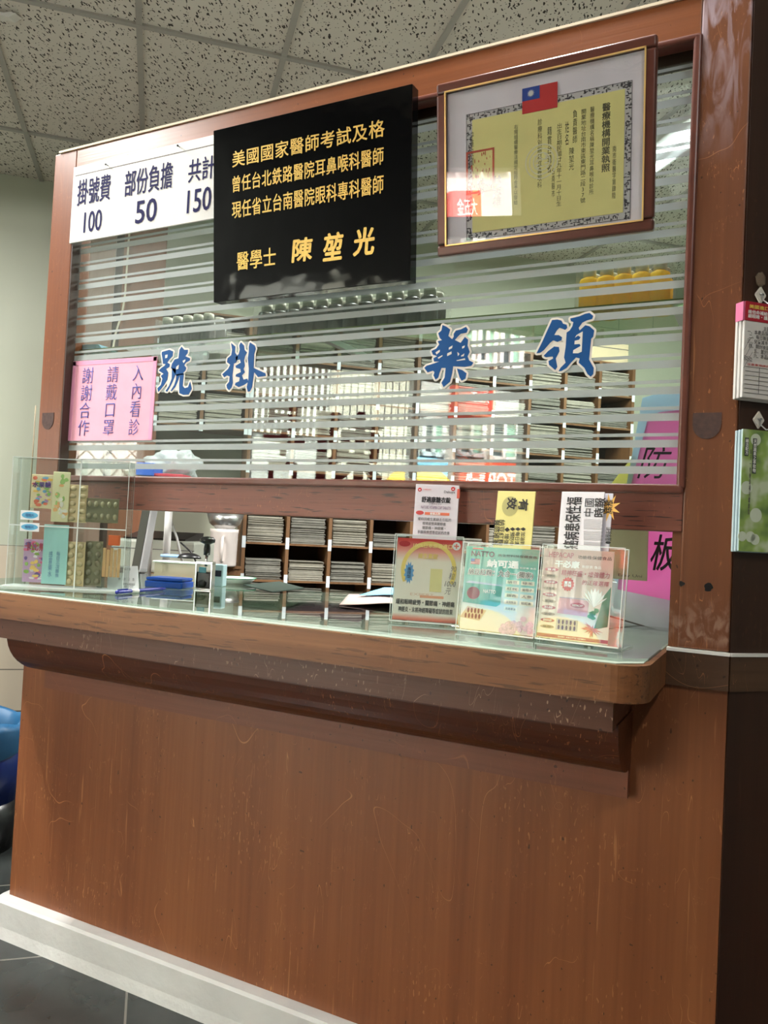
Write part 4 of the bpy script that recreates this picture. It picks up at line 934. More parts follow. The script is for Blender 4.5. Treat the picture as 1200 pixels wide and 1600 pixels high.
for u, s in ((.25, '感冒藥水'), (.55, '每日三次飯後')): text('lettering', s, w * u, w * (u + .16), h * .12, h * .55, mat('faint_blue', (110, 150, 190), .6), t, y=-.0003, vertical=True)
for k_, (p0, p1) in enumerate((((33, 797), (61, 813)), ((32, 816), (61, 831)))):
    x0, x1, z0, z1 = rect4(p0, p1); w, h = x1 - x0, z1 - z0
    t = thing('price_label', 'white label with a blue oval stuck on the display case, %s of the two' % ('upper', 'lower')[k_], 'label', MDC @ Matrix.Translation((x0, -.0014, z0)), 'blue oval labels')
    MB().box(0, w, 0, .0006, 0, h).build('paper', M_paper, t)
    MB().prism(ell(w / 2, h / 2, w * .44, h * .36), -.0003, 0).build('oval', mat('oval_blue', (96, 180, 220), .5), t)
    text('lettering', '咽喉片', w * .27, w * .73, h * .32, h * .68, mat('oval_ink', (40, 90, 160), .5), t, y=-.0004)
x0, x1, z0, z1 = rect4((165, 836), (181, 853)); o = MB().bbox(0, x1 - x0, 0, .012, 0, z1 - z0, .001, 1).build('orange_block', mat('orange', (234, 106, 48), .4)); o.matrix_world = MDC @ Matrix.Translation((x0, .022, z0)); tag(o, 'small orange packet above the wooden sticks in the display case', 'packet')
xs0, xs1, zs0, zs1 = rect4((158, 856), (184, 903))
for i in range(5):
    w = (xs1 - xs0) / 5; o = MB().bbox(.0005, w - .0008, 0, .002, 0, zs1 - zs0 - .004 * (i % 2), .0008, 2).build('tongue_depressor', mat('birch_stick', (206, 164, 116), .7)); o.matrix_world = MDC @ Matrix.Translation((xs0 + i * w, .014, zs0))
    tag(o, '%s flat wooden stick from the left in the display case' % ordn[i], 'wooden stick', 'wooden sticks in the display case')

# card in a small clear holder
a = onZ(166, 921, ZT_); Mk = frame((a.x, a.y, ZT_), math.radians(22), -.12)
kd = thing('card_holder', 'small clear holder with a white printed card beside the display case', 'card holder', Mk)
MB().bbox(0, .105, -.03, .03, 0, .003, .001, 1).build('holder', M_acre, kd)
MB().box(.0, .105, .004, .006, .003, .060).build('holder_back', M_acr, kd)
MB().prism([(.002, .004), (.088, .004), (.078, .066), (-.002, .062)], -.0005, .0015).build('card', M_paper, kd)
text('lettering', '本院藥品一律憑處方箋\n請先掛號', .004, .060, .046, .060, M_grey, kd, y=-.0010)
text('lettering', '休　診　公　告', .030, .074, .026, .034, M_grey, kd, y=-.0010)
text('lettering', '星期日及國定假日\n電話　一二三', .044, .076, .008, .020, M_grey, kd, y=-.0010)
# blue plastic box, clear tray
def onframe(px, py, yaw): a = onZ(px, py, ZT_); return frame((a.x, a.y, ZT_), yaw)
t = thing('blue_case', 'flat blue plastic stamp-pad case on the counter between card holder and stamp', 'case', onframe(225, 917, .25))
MB().bbox(0, .115, 0, .075, 0, .019, .004, 3).build('base', mat('bright_blue', (30, 84, 190), .3), t)
MB().bbox(.002, .113, .002, .073, .020, .029, .004, 3).build('lid', mat('bright_blue', (30, 84, 190), .3), t)
t = thing('clear_box', 'long clear plastic box lying behind the blue case', 'box', onframe(232, 906, .25))
MB().bbox(0, .155, .03, .09, 0, .056, .003, 2).build('tub', film('clear_tub', (196, 186, 160), .5, .2), t)
MB().bbox(-.004, .159, .026, .094, .056, .061, .002, 1).build('rim', M_acre, t)
t = thing('tissue_pack', 'light blue packet lying on the clear box', 'packet', onframe(240, 898, .3) @ Matrix.Translation((0, .04, .0615)))
MB().bbox(0, .12, 0, .05, 0, .010, .004, 2).build('packet', mat('light_blue', (140, 176, 222), .4), t)
t = thing('computer_mouse', 'black computer mouse resting on the clear box lid', 'mouse', onframe(270, 900, .3) @ Matrix.Translation((.03, .06, .0615)))
bm = bmesh.new(); bmesh.ops.create_uvsphere(bm, u_segments=20, v_segments=12, radius=1)
for v in bm.verts: v.co = Vector((v.co.x * .045, v.co.y * .028, max(0, v.co.z) * .020 ))
MB().bm(bm, True).build('shell', M_black, t)
# numbering stamp
t = thing('numbering_stamp', 'chrome self-inking numbering stamp with a black knob on the counter', 'stamp', onframe(302, 921, .25))
mb = MB().bbox(0, .052, 0, .030, 0, .004, .001, 1).bbox(0, .005, .004, .026, .004, .076, .001, 1).bbox(.047, .052, .004, .026, .004, .076, .001, 1).bbox(0, .052, .004, .026, .072, .080, .001, 1)
mb.build('chrome_frame', M_chrome, t)
mb = MB().bbox(.006, .046, .006, .026, .005, .050, .003, 2); mb.lathe([(0, 0), (.010, 0), (.010, .026), (0, .026)], (.024, -.002, .018), 16, 'y'); mb.build('number_wheels', M_black, t)
MB().bbox(.012, .034, .002, .006, .048, .064, .001, 1).build('window_plate', mat('teal_plate', (70, 150, 170), .4), t)
MB().lathe([(0, .066), (.0045, .066), (.0045, .10), (0, .10)], (.028, .015, 0), 12).build('shaft', M_chrome, t)
MB().lathe([(0, .098), (.009, .098), (.0095, .115), (.008, .128), (.012, .130), (.021, .134), (.022, .142), (.016, .149), (0, .151)], (.028, .015, 0), 20).build('knob', M_black, t)
t = thing('ink_bottle', 'small pale box with a black label right behind the numbering stamp', 'box', onframe(328, 916, .25) @ Matrix.Translation((0, .01, 0)))
MB().bbox(0, .035, 0, .03, 0, .066, .002, 1).build('carton', mat('pale_teal_card', (170, 196, 204), .5), t)
MB().box(.004, .030, -.0008, 0, .030, .048).build('black_label', M_black, t)
t = thing('white_dish', 'white round dish with a green rim behind the numbering stamp', 'dish', onframe(352, 912, 0) @ Matrix.Translation((0, .05, 0)))
MB().lathe([(0, .002), (.05, .002), (.066, .017), (.064, .018), (.048, .004), (0, .004)], n=28).build('bowl', M_white, t)
MB().lathe([(.0645, .0165), (.0675, .0165), (.0675, .019), (.0645, .019), (.0645, .0165)], n=28).build('green_rim', mat('green_rim', (40, 130, 90), .4), t)
# pens
def pen(label, a, b_, grp='blue pens on the counter'):
    A = onZ(*a, ZT_); B = onZ(*b_, ZT_); d = B - A; Lp = d.length; yaw = math.atan2(d.y, d.x)
    t = thing('ballpoint_pen', label, 'pen', Matrix.Translation(A + Vector((0, 0, .0055))) @ Matrix.Rotation(yaw, 4, 'Z'), grp)
    bl = mat('pen_blue', (30, 40, 140), .25)
    MB().tube([(0, 0, 0), (.006, 0, 0), (.012, 0, 0), (Lp - .03, 0, 0), (Lp - .012, 0, 0)], .0050, 10).build('barrel', bl, t)
    MB().tube([(Lp - .012, 0, 0), (Lp, 0, 0)], .0026, 8).build('tip', bl, t)
    MB().tube([(Lp * .28, 0, 0), (Lp * .42, 0, 0)], .0054, 10).build('white_grip', M_white, t)
    MB().box(.004, .04, -.002, .002, .005, .0075).build('clip', bl, t)
pen('blue pen with a white band in front of the blue case', (182, 929), (258, 923))
pen('blue pen lying just right of the numbering stamp', (332, 913), (357, 909))
# paper on the glass, folded mask
g0 = [onZ(*p_, ZT_) for p_ in ((380, 914), (425, 925), (475, 919), (436, 909))]
o = slab(MB(), [(v.x, v.y) for v in g0], ZT_, ZT_ + .0015).build('dark_green_sheet', mat('dark_green_card', (52, 66, 60), .4)); tag(o, 'dark green card lying on the counter glass below the chart stacks', 'card')
def rumpled(name, label, P, nx, ny, amp, m, z0, seed, cat):
    vs, fs = [], []
    A, B, C_, D_ = P
    for j in range(ny + 1):
        for i in range(nx + 1):
            u, v = i / nx, j / ny; q = A.lerp(B, u).lerp(D_.lerp(C_, u), v)
            hh = amp * (.5 + .5 * math.sin(v * 9 + seed + 1.5 * math.sin(u * 4 + seed))) * math.sin(math.pi * min(1, max(0, u)) * .9 + .15) * (.35 + .65 * u)
            vs.append((q.x, q.y, z0 + .0015 + hh))
    for j in range(ny):
        for i in range(nx): k = j * (nx + 1) + i; fs.append((k, k + 1, k + nx + 2, k + nx + 1))
    o = MB().add(vs, fs, True).build(name, m); sol = o.modifiers.new('s', 'SOLIDIFY'); sol.thickness = .0012; tag(o, label, cat); return o
rumpled('folded_cloth', 'folded pinkish cloth lying on the counter left of the flyer stands', [onZ(*p_, ZT_) for p_ in ((530, 946), (690, 955), (700, 934), (545, 929))], 30, 20, .017, mat('pinkish_cloth', (206, 178, 176), .9), ZT_, 1.0, 'cloth')
rumpled('face_mask', 'light blue disposable mask lying on the folded pinkish cloth', [onZ(*p_, ZT_ + .011) for p_ in ((560, 930), (690, 936), (700, 920), (600, 918))], 26, 16, .010, mat('mask_blue', (130, 186, 222), .8), ZT_ + .010, 2.4, 'face mask')
# papers under the glass top; the mauve one stands for a reflection
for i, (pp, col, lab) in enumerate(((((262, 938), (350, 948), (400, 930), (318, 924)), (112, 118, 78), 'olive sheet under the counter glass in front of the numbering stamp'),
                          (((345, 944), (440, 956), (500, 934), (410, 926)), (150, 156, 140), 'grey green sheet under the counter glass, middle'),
                          (((432, 955), (560, 972), (600, 944), (480, 938)), (146, 104, 124), 'mauve sheet standing for a purple reflection in the counter glass left of the flyer stands'),
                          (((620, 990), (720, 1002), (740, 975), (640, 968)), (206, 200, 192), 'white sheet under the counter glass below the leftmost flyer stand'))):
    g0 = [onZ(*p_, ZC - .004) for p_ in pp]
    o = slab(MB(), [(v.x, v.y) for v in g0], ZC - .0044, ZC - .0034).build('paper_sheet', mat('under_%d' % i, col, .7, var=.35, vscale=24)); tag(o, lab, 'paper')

# ---------------------------------------------------------------- flyer stands
def gradm(name, stops, z0, z1, rough=.35):
    m = bpy.data.materials.new(name); m.use_nodes = True; n = m.node_tree.nodes; l = m.node_tree.links; b = n['Principled BSDF']
    tc = n.new('ShaderNodeTexCoord'); sp = n.new('ShaderNodeSeparateXYZ'); l.new(tc.outputs['Object'], sp.inputs[0])
    mr = n.new('ShaderNodeMapRange'); mr.inputs['From Min'].default_value = z0; mr.inputs['From Max'].default_value = z1; l.new(sp.outputs[2], mr.inputs[0])
    cr = n.new('ShaderNodeValToRGB'); l.new(mr.outputs[0], cr.inputs[0]); e = cr.color_ramp.elements
    e[0].position = stops[0][0]; e[0].color = lin(stops[0][1]); e[1].position = stops[-1][0]; e[1].color = lin(stops[-1][1])
    for p_, c_ in stops[1:-1]: x = e.new(p_); x.color = lin(c_)
    l.new(cr.outputs[0], b.inputs['Base Color']); b.inputs['Roughness'].default_value = rough; return m
def stand(label, bl, tl, tr, br, lean, inset):
    a = onZ(bl[0], bl[1], ZT_ + .003); b_ = onZ(br[0], br[1], ZT_ + .003); yaw = math.atan2(b_.y - a.y, b_.x - a.x)
    M0 = frame((a.x, a.y, ZT_), yaw); M = frame((a.x, a.y, ZT_ + .003), yaw, -lean); Wd = (b_ - a).length
    H = loc(M, *tl)[1]
    t = thing('flyer_stand', label, 'flyer stand', M)
    MB().box(0, Wd, -.0025, -.0005, 0, H).build('front_plate', M_acr, t)
    MB().box(0, Wd, .020, .022, 0, H).build('back_plate', M_acr, t)
    mb = MB(); e = .0013
    mb.box(0, e, -.0030, -.0024, 0, H).box(Wd - e, Wd, -.0030, -.0024, 0, H).box(0, Wd, -.0030, -.0024, H - e, H).box(0, Wd, -.0030, -.0024, 0, e * 2).box(0, e, .0195, .0225, 0, H).box(Wd - e, Wd, .0195, .0225, 0, H).box(0, Wd, .0195, .0225, H - e, H)
    mb.build('polished_edges', M_acre, t)
    ob = MB().bbox(-.004, Wd + .004, -.004, .075, 0, .003, .001, 1).build('foot', M_acr, t); ob.matrix_local = M.inverted() @ M0
    return t, M, Wd, H
def leaf(name, label, M, y, x0, x1, z0, z1, m, cat='flyer', group=None, th=.0008, shape=None):
    t = thing(name, label, cat, M @ Matrix.Translation((0, y, 0)), group)
    if shape: MB().prism(shape, 0, th).build('sheet', m, t)
    else: MB().box(x0, x1, 0, th, z0, z1).build('sheet', m, t)
    return t
def boxes(t, m, rects, y=-.0004, name='print', parent=None):
    mb = MB()
    for r in rects: mb.box(r[0], r[1], y, y + .0004, r[2], r[3])
    return mb.build(name, m, t)
def R4(M, p0, p1): a = loc(M, *p0); b_ = loc(M, *p1); return a[0], b_[0], b_[1], a[1]
def TX(t, M, s, p0, p1, m, **k):                # p0/p1: left-middle and right-middle in the photo, k['h'] half height px
    h = k.pop('h'); a = loc(M, *p0); b_ = loc(M, *p1); c = loc(M, p0[0], p0[1] + h)
    return text('lettering', s, a[0], b_[0], (a[1] + b_[1]) / 2 - abs(a[1] - c[1]), (a[1] + b_[1]) / 2 + abs(a[1] - c[1]), m, t, **k)

# left stand: red, white and yellow joint-pain flyer
t, M1, W1_, H1 = stand('leftmost clear flyer stand, holding the red and white flyer', (608, 970), (622, 834), (730, 838), (717, 978), .11, 0)
f1 = leaf('flyer', 'red-topped white flyer with a yellow ring in the leftmost stand', M1, .0002, .006, W1_ - .003, .004, H1 - .008, gradm('flyer_red', [(0, (216, 90, 80)), (.05, (236, 150, 132)), (.10, (240, 232, 222)), (.70, (240, 228, 214)), (.82, (232, 150, 140)), (.93, (206, 70, 66))], 0, H1))
M1f = M1
ring = MB(); cx, cz, ra, rb = W1_ * .52, H1 * .60, W1_ * .40, H1 * .33
for i in range(40):
    a0_, a1_ = math.pi * (-.15 + 1.3 * i / 40), math.pi * (-.15 + 1.3 * (i + 1) / 40)
    ring.prism([(cx + ra * math.cos(a0_), cz + rb * math.sin(a0_)), (cx + ra * math.cos(a1_), cz + rb * math.sin(a1_)), (cx + (ra - .008) * math.cos(a1_), cz + (rb - .009) * math.sin(a1_)), (cx + (ra - .008) * math.cos(a0_), cz + (rb - .009) * math.sin(a0_))], -.0004, 0)
ring.build('yellow_ring', mat('ring_yellow', (238, 208, 120), .5), f1)
boxes(f1, mat('bottle_pale', (232, 218, 160), .5), [(W1_ * .55, W1_ * .72, H1 * .36, H1 * .62)], name='bottle_picture')
boxes(f1, mat('banner_orange', (236, 168, 140), .5), [(W1_ * .42, W1_ * .76, H1 * .285, H1 * .315)], name='banner')
st_ = [(W1_ * .24 + (.011 if k % 2 else .008) * math.cos(math.pi * k / 12), H1 * .56 + (.024 if k % 2 else .017) * math.sin(math.pi * k / 12)) for k in range(24)]
sb_ = MB().prism(st_, -.0005, 0).build('starburst', mat('starburst_blue', (110, 164, 216), .5), f1)
text('lettering', '長效型', W1_ * .21, W1_ * .27, H1 * .50, H1 * .62, M_ink, sb_, y=-.0008, vertical=True)
MB().prism(ell(W1_ * .15, H1 * .89, .012, .006), -.0005, 0).build('badge', mat('badge_red', (180, 40, 50), .5), f1)
mb = MB().prism(ell(W1_ * .90, H1 * .89, .0085, .0085), -.0004, 0); mb.build('white_disc', M_paper, f1)
boxes(f1, mat('badge_red2', (214, 110, 100), .5), [(W1_ * .90 - .005, W1_ * .90 + .005, H1 * .89 - .0013, H1 * .89 + .0013), (W1_ * .90 - .0013, W1_ * .90 + .0013, H1 * .89 - .005, H1 * .89 + .005)], y=-.0008, name='cross')
text('lettering', '100%日本原裝進口', W1_ * .28, W1_ * .84, H1 * .855, H1 * .905, mat('gold_print', (250, 226, 150), .5), f1, y=-.0006, bold=.02)
text('lettering', '維生素錠', W1_ * .36, W1_ * .64, H1 * .73, H1 * .79, mat('gold_print2', (236, 206, 120), .5), f1, y=-.0006, bold=.02)
text('lettering', 'EXPERT', W1_ * .28, W1_ * .62, H1 * .305, H1 * .335, mat('pale_print', (212, 180, 160), .5), f1, y=-.0006)
text('lettering', '緩和眼睛疲勞・關節痛・神經痛', W1_ * .08, W1_ * .92, H1 * .20, H1 * .26, M_grey, f1, y=-.0006, bold=.02)
text('lettering', '神經炎・末梢神經障礙等症狀的效果', W1_ * .12, W1_ * .90, H1 * .115, H1 * .175, M_grey, f1, y=-.0006, bold=.02)
text('lettering', '90\n粒\n1000\n元', W1_ * .78, W1_ * .93, H1 * .34, H1 * .66, mat('pencil', (120, 110, 116), .7), f1, y=-.0006, bold=-.008, shear=.2)

# middle stand: teal flyer
t, M2, W2_, H2 = stand('middle clear flyer stand, holding the teal flyer', (712, 984), (733, 847), (856, 851), (834, 998), .11, 0)
f2 = leaf('flyer', 'teal health-food flyer headed NATTO in the middle stand', M2, .0002, .007, W2_ - .002, .004, H2 - .008, gradm('flyer_teal', [(0, (240, 230, 222)), (.22, (226, 222, 218)), (.42, (170, 206, 214)), (.60, (104, 184, 176)), (1, (84, 176, 152))], 0, H2))
Mi = mat('maroon_print', (120, 40, 60), .5); Wt = mat('flyer_white', (240, 240, 238), .5); Dk = mat('flyer_dark', (44, 60, 60), .5)
text('lettering', 'NATTO', W2_ * .12, W2_ * .42, H2 * .845, H2 * .905, mat('natto_grey', (92, 70, 84), .5), f2, y=-.0006, bold=.03)
text('lettering', '高生物科技保健食品', W2_ * .47, W2_ * .96, H2 * .855, H2 * .885, Dk, f2, y=-.0006)
text('lettering', '納可通', W2_ * .34, W2_ * .74, H2 * .735, H2 * .815, Wt, f2, y=-.0006, bold=.05)
text('lettering', '軟膠囊 食品', W2_ * .76, W2_ * .96, H2 * .735, H2 * .755, Wt, f2, y=-.0006)
text('lettering', '納豆紅麴：九合一(獨家)', W2_ * .10, W2_ * .93, H2 * .625, H2 * .705, Wt, f2, y=-.0006, bold=.07, shear=.1)
text('lettering', '納豆紅麴：九合一(獨家)', W2_ * .10, W2_ * .93, H2 * .627, H2 * .703, Dk, f2, y=-.0009, bold=.0, shear=.1)
fl2 = boxes(f2, Wt, [(W2_ * .12, W2_ * .24, H2 * .755, H2 * .815)], name='flag'); boxes(fl2, mat('flag_r', (196, 90, 96), .5), [(W2_ * .12, W2_ * .24, H2 * (.755 + .0171 * k), H2 * (.7635 + .0171 * k)) for k in range(4)], y=-.0008, name='stripes'); boxes(fl2, mat('flag_b', (80, 110, 170), .5), [(W2_ * .12, W2_ * .17, H2 * .785, H2 * .815)], y=-.0012, name='canton')
boxes(f2, mat('red_tag', (220, 110, 100), .5), [(W2_ * .13, W2_ * .27, H2 * .925, H2 * .94)], name='tag')
mb = MB().prism([(W2_ * .06, H2 * .32), (W2_ * .50, H2 * .30), (W2_ * .55, H2 * .33), (W2_ * .56, H2 * .52), (W2_ * .50, H2 * .53), (W2_ * .08, H2 * .54)], -.0004, 0)
pbx = mb.build('box_picture', mat('box_teal', (70, 160, 152), .5), f2)
MB().prism([(W2_ * .08, H2 * .54), (W2_ * .50, H2 * .53), (W2_ * .56, H2 * .54), (W2_ * .12, H2 * .565)], -.0004, 0).build('box_lid', mat('lid_lilac', (182, 196, 222), .5), pbx)
MB().prism(ell(W2_ * .19, H2 * .43, W2_ * .085, H2 * .07), -.0007, -.0004).build('disc', mat('disc_maroon', (150, 90, 104), .5), pbx)
text('lettering', 'NATTO', W2_ * .32, W2_ * .48, H2 * .44, H2 * .48, Wt, pbx, y=-.0008)
MB().prism([(W2_ * .04, H2 * .15), (W2_ * .30, H2 * .13), (W2_ * .38, H2 * .25), (W2_ * .13, H2 * .28)], -.0004, 0).build('pill_card', mat('pillcard', (206, 176, 160), .5), f2)
mb = MB()
for i in range(5):
    for j in range(2): mb.prism(ell(W2_ * (.115 + .045 * i + .03 * j), H2 * (.175 + .06 * j), .0022, .0050, 10), -.0007, -.0004)
mb.build('capsule_picture', Mi, f2)
pl_ = MB(); rects = []
labs = ['納豆', '綠茶', '紅麴', '葡萄子', '銀杏', '人參', '深海魚油', '蝦紅素', '月見草油']
for k_ in range(9):
    c_, r_ = k_ % 2, k_ // 2; x = W2_ * (.60 + .19 * c_) - .0; z = H2 * (.56 - .073 * r_)
    pl_.prism([(x, z), (x + W2_ * .165, z), (x + W2_ * .165, z + H2 * .045), (x, z + H2 * .045)], -.0004, 0)
pl_.build('name_plates', mat('plate_cream', (234, 230, 212), .5), f2)
for k_ in range(9):
    c_, r_ = k_ % 2, k_ // 2; x = W2_ * (.60 + .19 * c_); z = H2 * (.56 - .073 * r_)
    text('lettering', labs[k_], x + W2_ * .02, x + W2_ * .145, z + H2 * .008, z + H2 * .037, M_grey, f2, y=-.0007)
rr = random.Random(8); mb = MB()
for k_ in range(46):
    u, v = rr.random(), rr.random(); cx_ = W2_ * (.58 + .40 * u); cz_ = H2 * (.03 + .22 * v * (.3 + .7 * u)); mb.prism(ell(cx_, cz_, .0048, .0048, 9), -.0004 - .00002 * k_, 0)
mb.build('bean_picture', mat('bean_pink', (216, 186, 196), .5, var=.2, vscale=300), f2)

# right stand: pink-brown flyer
t, M3, W3_, H3 = stand('rightmost clear flyer stand, holding the dusty pink flyer', (836, 998), (855, 850), (985, 857), (967, 1014), .11, 0)
f3 = leaf('flyer', 'dusty pink health-food flyer headed HEPACAP in the rightmost stand', M3, .0002, .003, W3_ * .87, .004, H3 - .008, gradm('flyer_pink', [(0, (240, 230, 214)), (.25, (234, 218, 206)), (.6, (212, 184, 176)), (1, (194, 160, 150))], 0, H3))
w3_ = W3_ * .87; Pr = mat('rose_print', (172, 76, 96), .5)
boxes(f3, Pr, [(.003, w3_, .006, .006 + H3 * .035)], name='bottom_band'); text('lettering', 'ZOIIY ABOTTE GMBH', w3_ * .32, w3_ * .70, .008, .004 + H3 * .035, Wt, f3, y=-.0008)
text('lettering', 'HEPACAP', w3_ * .10, w3_ * .45, H3 * .865, H3 * .92, Pr, f3, y=-.0006, bold=.02)
text('lettering', '功能性保健食品', w3_ * .51, w3_ * .97, H3 * .865, H3 * .90, Dk, f3, y=-.0006, bold=.01)
text('lettering', '干必康', w3_ * .20, w3_ * .54, H3 * .765, H3 * .835, Wt, f3, y=-.0006, bold=.05)
text('lettering', '軟膠囊 食品', w3_ * .58, w3_ * .84, H3 * .77, H3 * .80, Wt, f3, y=-.0006)
text('lettering', '精神旺盛・增強體力', w3_ * .30, w3_ * .96, H3 * .68, H3 * .74, Pr, f3, y=-.0006, shear=.15)
text('lettering', '的正確選擇', w3_ * .60, w3_ * .96, H3 * .60, H3 * .65, Pr, f3, y=-.0006, shear=.15)
l3 = ['薑黃', '朝鮮薊', '奶薊草', '水飛薊', '甲硫胺酸', '膽鹼', '肌醇', '鋅', '維他命B群', '葉酸']
mb1, mb2 = MB(), MB()
for k_ in range(10):
    z = H3 * (.735 - .066 * k_); x = w3_ * (.055 - .0 * k_); q_ = mb1 if k_ % 2 == 0 else mb2
    q_.prism(ell(x + w3_ * .10, z, w3_ * .10, H3 * .020, 16), -.0004, 0)
mb1.build('rose_ovals', Pr, f3); mb2.build('tan_ovals', mat('tan_oval', (190, 166, 150), .5), f3)
for k_ in range(10):
    z = H3 * (.735 - .066 * k_); x = w3_ * .055; text('lettering', l3[k_], x + w3_ * .04, x + w3_ * .16, z - H3 * .012, z + H3 * .012, Wt if k_ % 2 == 0 else M_grey, f3, y=-.0007)
st_ = [(w3_ * .40 + (.0125 if k % 2 else .0105) * math.cos(math.pi * k / 14), H3 * .595 + (.0135 if k % 2 else .011) * math.sin(math.pi * k / 14)) for k in range(28)]
sb_ = MB().prism(st_, -.0005, 0).build('starburst', M_red, f3); text('lettering', '薑黃\n肝精', w3_ * .35, w3_ * .45, H3 * .565, H3 * .625, Wt, sb_, y=-.0008, bold=.03)
bx_ = MB().prism([(w3_ * .28, H3 * .29), (w3_ * .70, H3 * .28), (w3_ * .71, H3 * .44), (w3_ * .30, H3 * .455)], -.0004, 0).build('box_picture', mat('box_pink', (220, 156, 168), .5), f3)
MB().prism(ell(w3_ * .56, H3 * .385, w3_ * .10, H3 * .028), -.0007, -.0004).build('oval', Pr, bx_); text('lettering', 'HEPACAP', w3_ * .49, w3_ * .63, H3 * .375, H3 * .395, Wt, bx_, y=-.0010)
boxes(bx_, mat('lid_grey', (160, 160, 180), .5), [(w3_ * .30, w3_ * .70, H3 * .450, H3 * .458)], y=-.0008, name='box_lid')
boxes(f3, mat('blister_grey', (186, 186, 196), .5), [(w3_ * .28, w3_ * .58, H3 * .12, H3 * .235)], name='pill_card')
mb = MB()
for i in range(5):
    for j in range(2): mb.prism(ell(w3_ * (.32 + .055 * i), H3 * (.148 + .055 * j), .0020, .0044, 10), -.0007, -.0004)
mb.build('capsule_picture', mat('capsule_navy', (70, 70, 130), .5), f3)
MB().prism([(w3_ * .80, H3 * .16), (w3_ * .98, H3 * .20), (w3_ * .99, H3 * .60), (w3_ * .90, H3 * .50), (w3_ * .86, H3 * .34)], -.0004, 0).build('leaf_picture', mat('leaf_green', (70, 116, 84), .5), f3)
mb = MB()
for k_ in range(9):
    t_ = math.radians(30 + 15 * k_); mb.prism([(w3_ * .78, H3 * .38), (w3_ * .78 + .020 * math.cos(t_) - .003 * math.sin(t_), H3 * .40 + .024 * math.sin(t_)), (w3_ * .78 + .026 * math.cos(t_), H3 * .40 + .031 * math.sin(t_)), (w3_ * .78 + .020 * math.cos(t_) + .003 * math.sin(t_), H3 * .40 + .022 * math.sin(t_))], -.0006 - .00003 * k_, 0)
mb.build('flower_picture', Wt, f3)
mb = MB(); blobs(mb, 8, w3_ * .73, w3_ * .82, H3 * .27, H3 * .36, -.0008, 0, .006, .006, 3); mb.build('sepal_picture', mat('sepal_green', (96, 156, 110), .5), f3)
mb = MB(); rr = random.Random(2)
for k_ in range(26):
    t_ = rr.uniform(0, 6.28); r_2 = rr.uniform(.010, .020); c_ = (w3_ * .78, H3 * .16)
    mb.prism([(c_[0] - .002 * math.sin(t_), c_[1] + .002 * math.cos(t_)), (c_[0] + r_2 * 1.1 * math.cos(t_), c_[1] + r_2 * .75 * math.sin(t_)), (c_[0] + .002 * math.sin(t_), c_[1] - .002 * math.cos(t_))], -.0006 - .00002 * k_, 0)
mb.build('root_picture', mat('root_red', (206, 120, 110), .5, var=.2, vscale=300), f3)

# tall leaflets standing in the rear pockets
def tall(M, y, label, tl, tr, m, th=.004, name='leaflet'):
    Mx = M @ Matrix.Translation((0, y, 0)); a = loc(Mx, *tl); b_ = loc(Mx, *tr)
    t = thing(name, label, 'leaflet', Mx)
    MB().bbox(a[0], b_[0], 0, th, .003, (a[1] + b_[1]) / 2, .0006, 1).build('sheets', m, t)
    return t, Mx
l1, Ma = tall(M1, .008, 'white tall leaflet behind the red and white flyer in the leftmost stand', (650, 757), (718, 758), mat('leaflet_white', (226, 218, 226), .6), .008)
TX(l1, Ma, '舒適康糖衣錠', (659, 781), (704, 781), M_ink, h=4.5, bold=.03)
TX(l1, Ma, 'ビタミビリン', (671, 787.5), (690, 787.5), M_grey, h=1.5)
TX(l1, Ma, 'NATURE VITAMIN CAP TABLETS', (658, 793), (704, 793.5), mat('grey_lilac', (150, 130, 150), .6), h=2.2, bold=.04)
TX(l1, Ma, 'Dakuya', (694, 769), (711, 770), M_ink, h=2.4, bold=.01)
for (px, py, r) in ((656, 765, .0042), (708, 764, .0044)):
    q_ = loc(Ma, px, py); mb = MB().prism(ell(q_[0], q_[1], r, r), -.0004, 0); mb.build('logo', M_red, l1); MB().prism(ell(q_[0], q_[1] - .0006, r * .45, r * .3), -.0008, -.0004).build('logo_mark', M_paper, l1)
TX(l1, Ma, '大幸藥品株式', (661, 765), (674, 765), M_red, h=1.0)
x0_, x1_, z0_, z1_ = R4(Ma, (664, 800), (702, 806)); boxes(l1, mat('orange_bar', (230, 120, 90), .5), [(x0_, x1_, z0_, z1_)], name='orange_bar'); TX(l1, Ma, '醫藥品牌', (672, 803), (688, 803), Wt, h=1.8, y=-.0008, bold=.02)
q_ = loc(Ma, 656, 801); MB().prism(ell(q_[0], q_[1], .0085, .0045), -.0005, 0).build('oval_badge', mat('badge_rose', (210, 80, 80), .5), l1)
for i, s in enumerate(('緩和因維生素缺乏引起的', '眼睛疲勞與關節痛', '關節痛・神經痛・', '手腳麻痺感等症狀的改善')):
    cx_ = 679.0 - .5 * i; w = (26, 18, 18, 25)[i]; TX(l1, Ma, s, (cx_ - w, 811.5 + 6.8 * i), (cx_ + w, 811.8 + 6.8 * i), M_grey, h=2.5, bold=.01)
x0_, x1_, z0_, z1_ = R4(Ma, (714.5, 764), (718, 779)); boxes(l1, mat('edge_red', (220, 100, 84), .5), [(x0_, x1_, z0_, z1_)], name='red_tab')
l2, Mb2 = tall(M2, .008, 'yellow tall leaflet with sideways black characters in the middle stand', (778, 767), (837, 768), mat('leaflet_yellow', (234, 222, 142), .6), .003)
q_ = loc(Mb2, 797, 791); MB().prism(ell(q_[0], q_[1], .0165, .0195) , -.0004, 0).build('drop_print', mat('drop_khaki', (186, 178, 116), .6), l2)
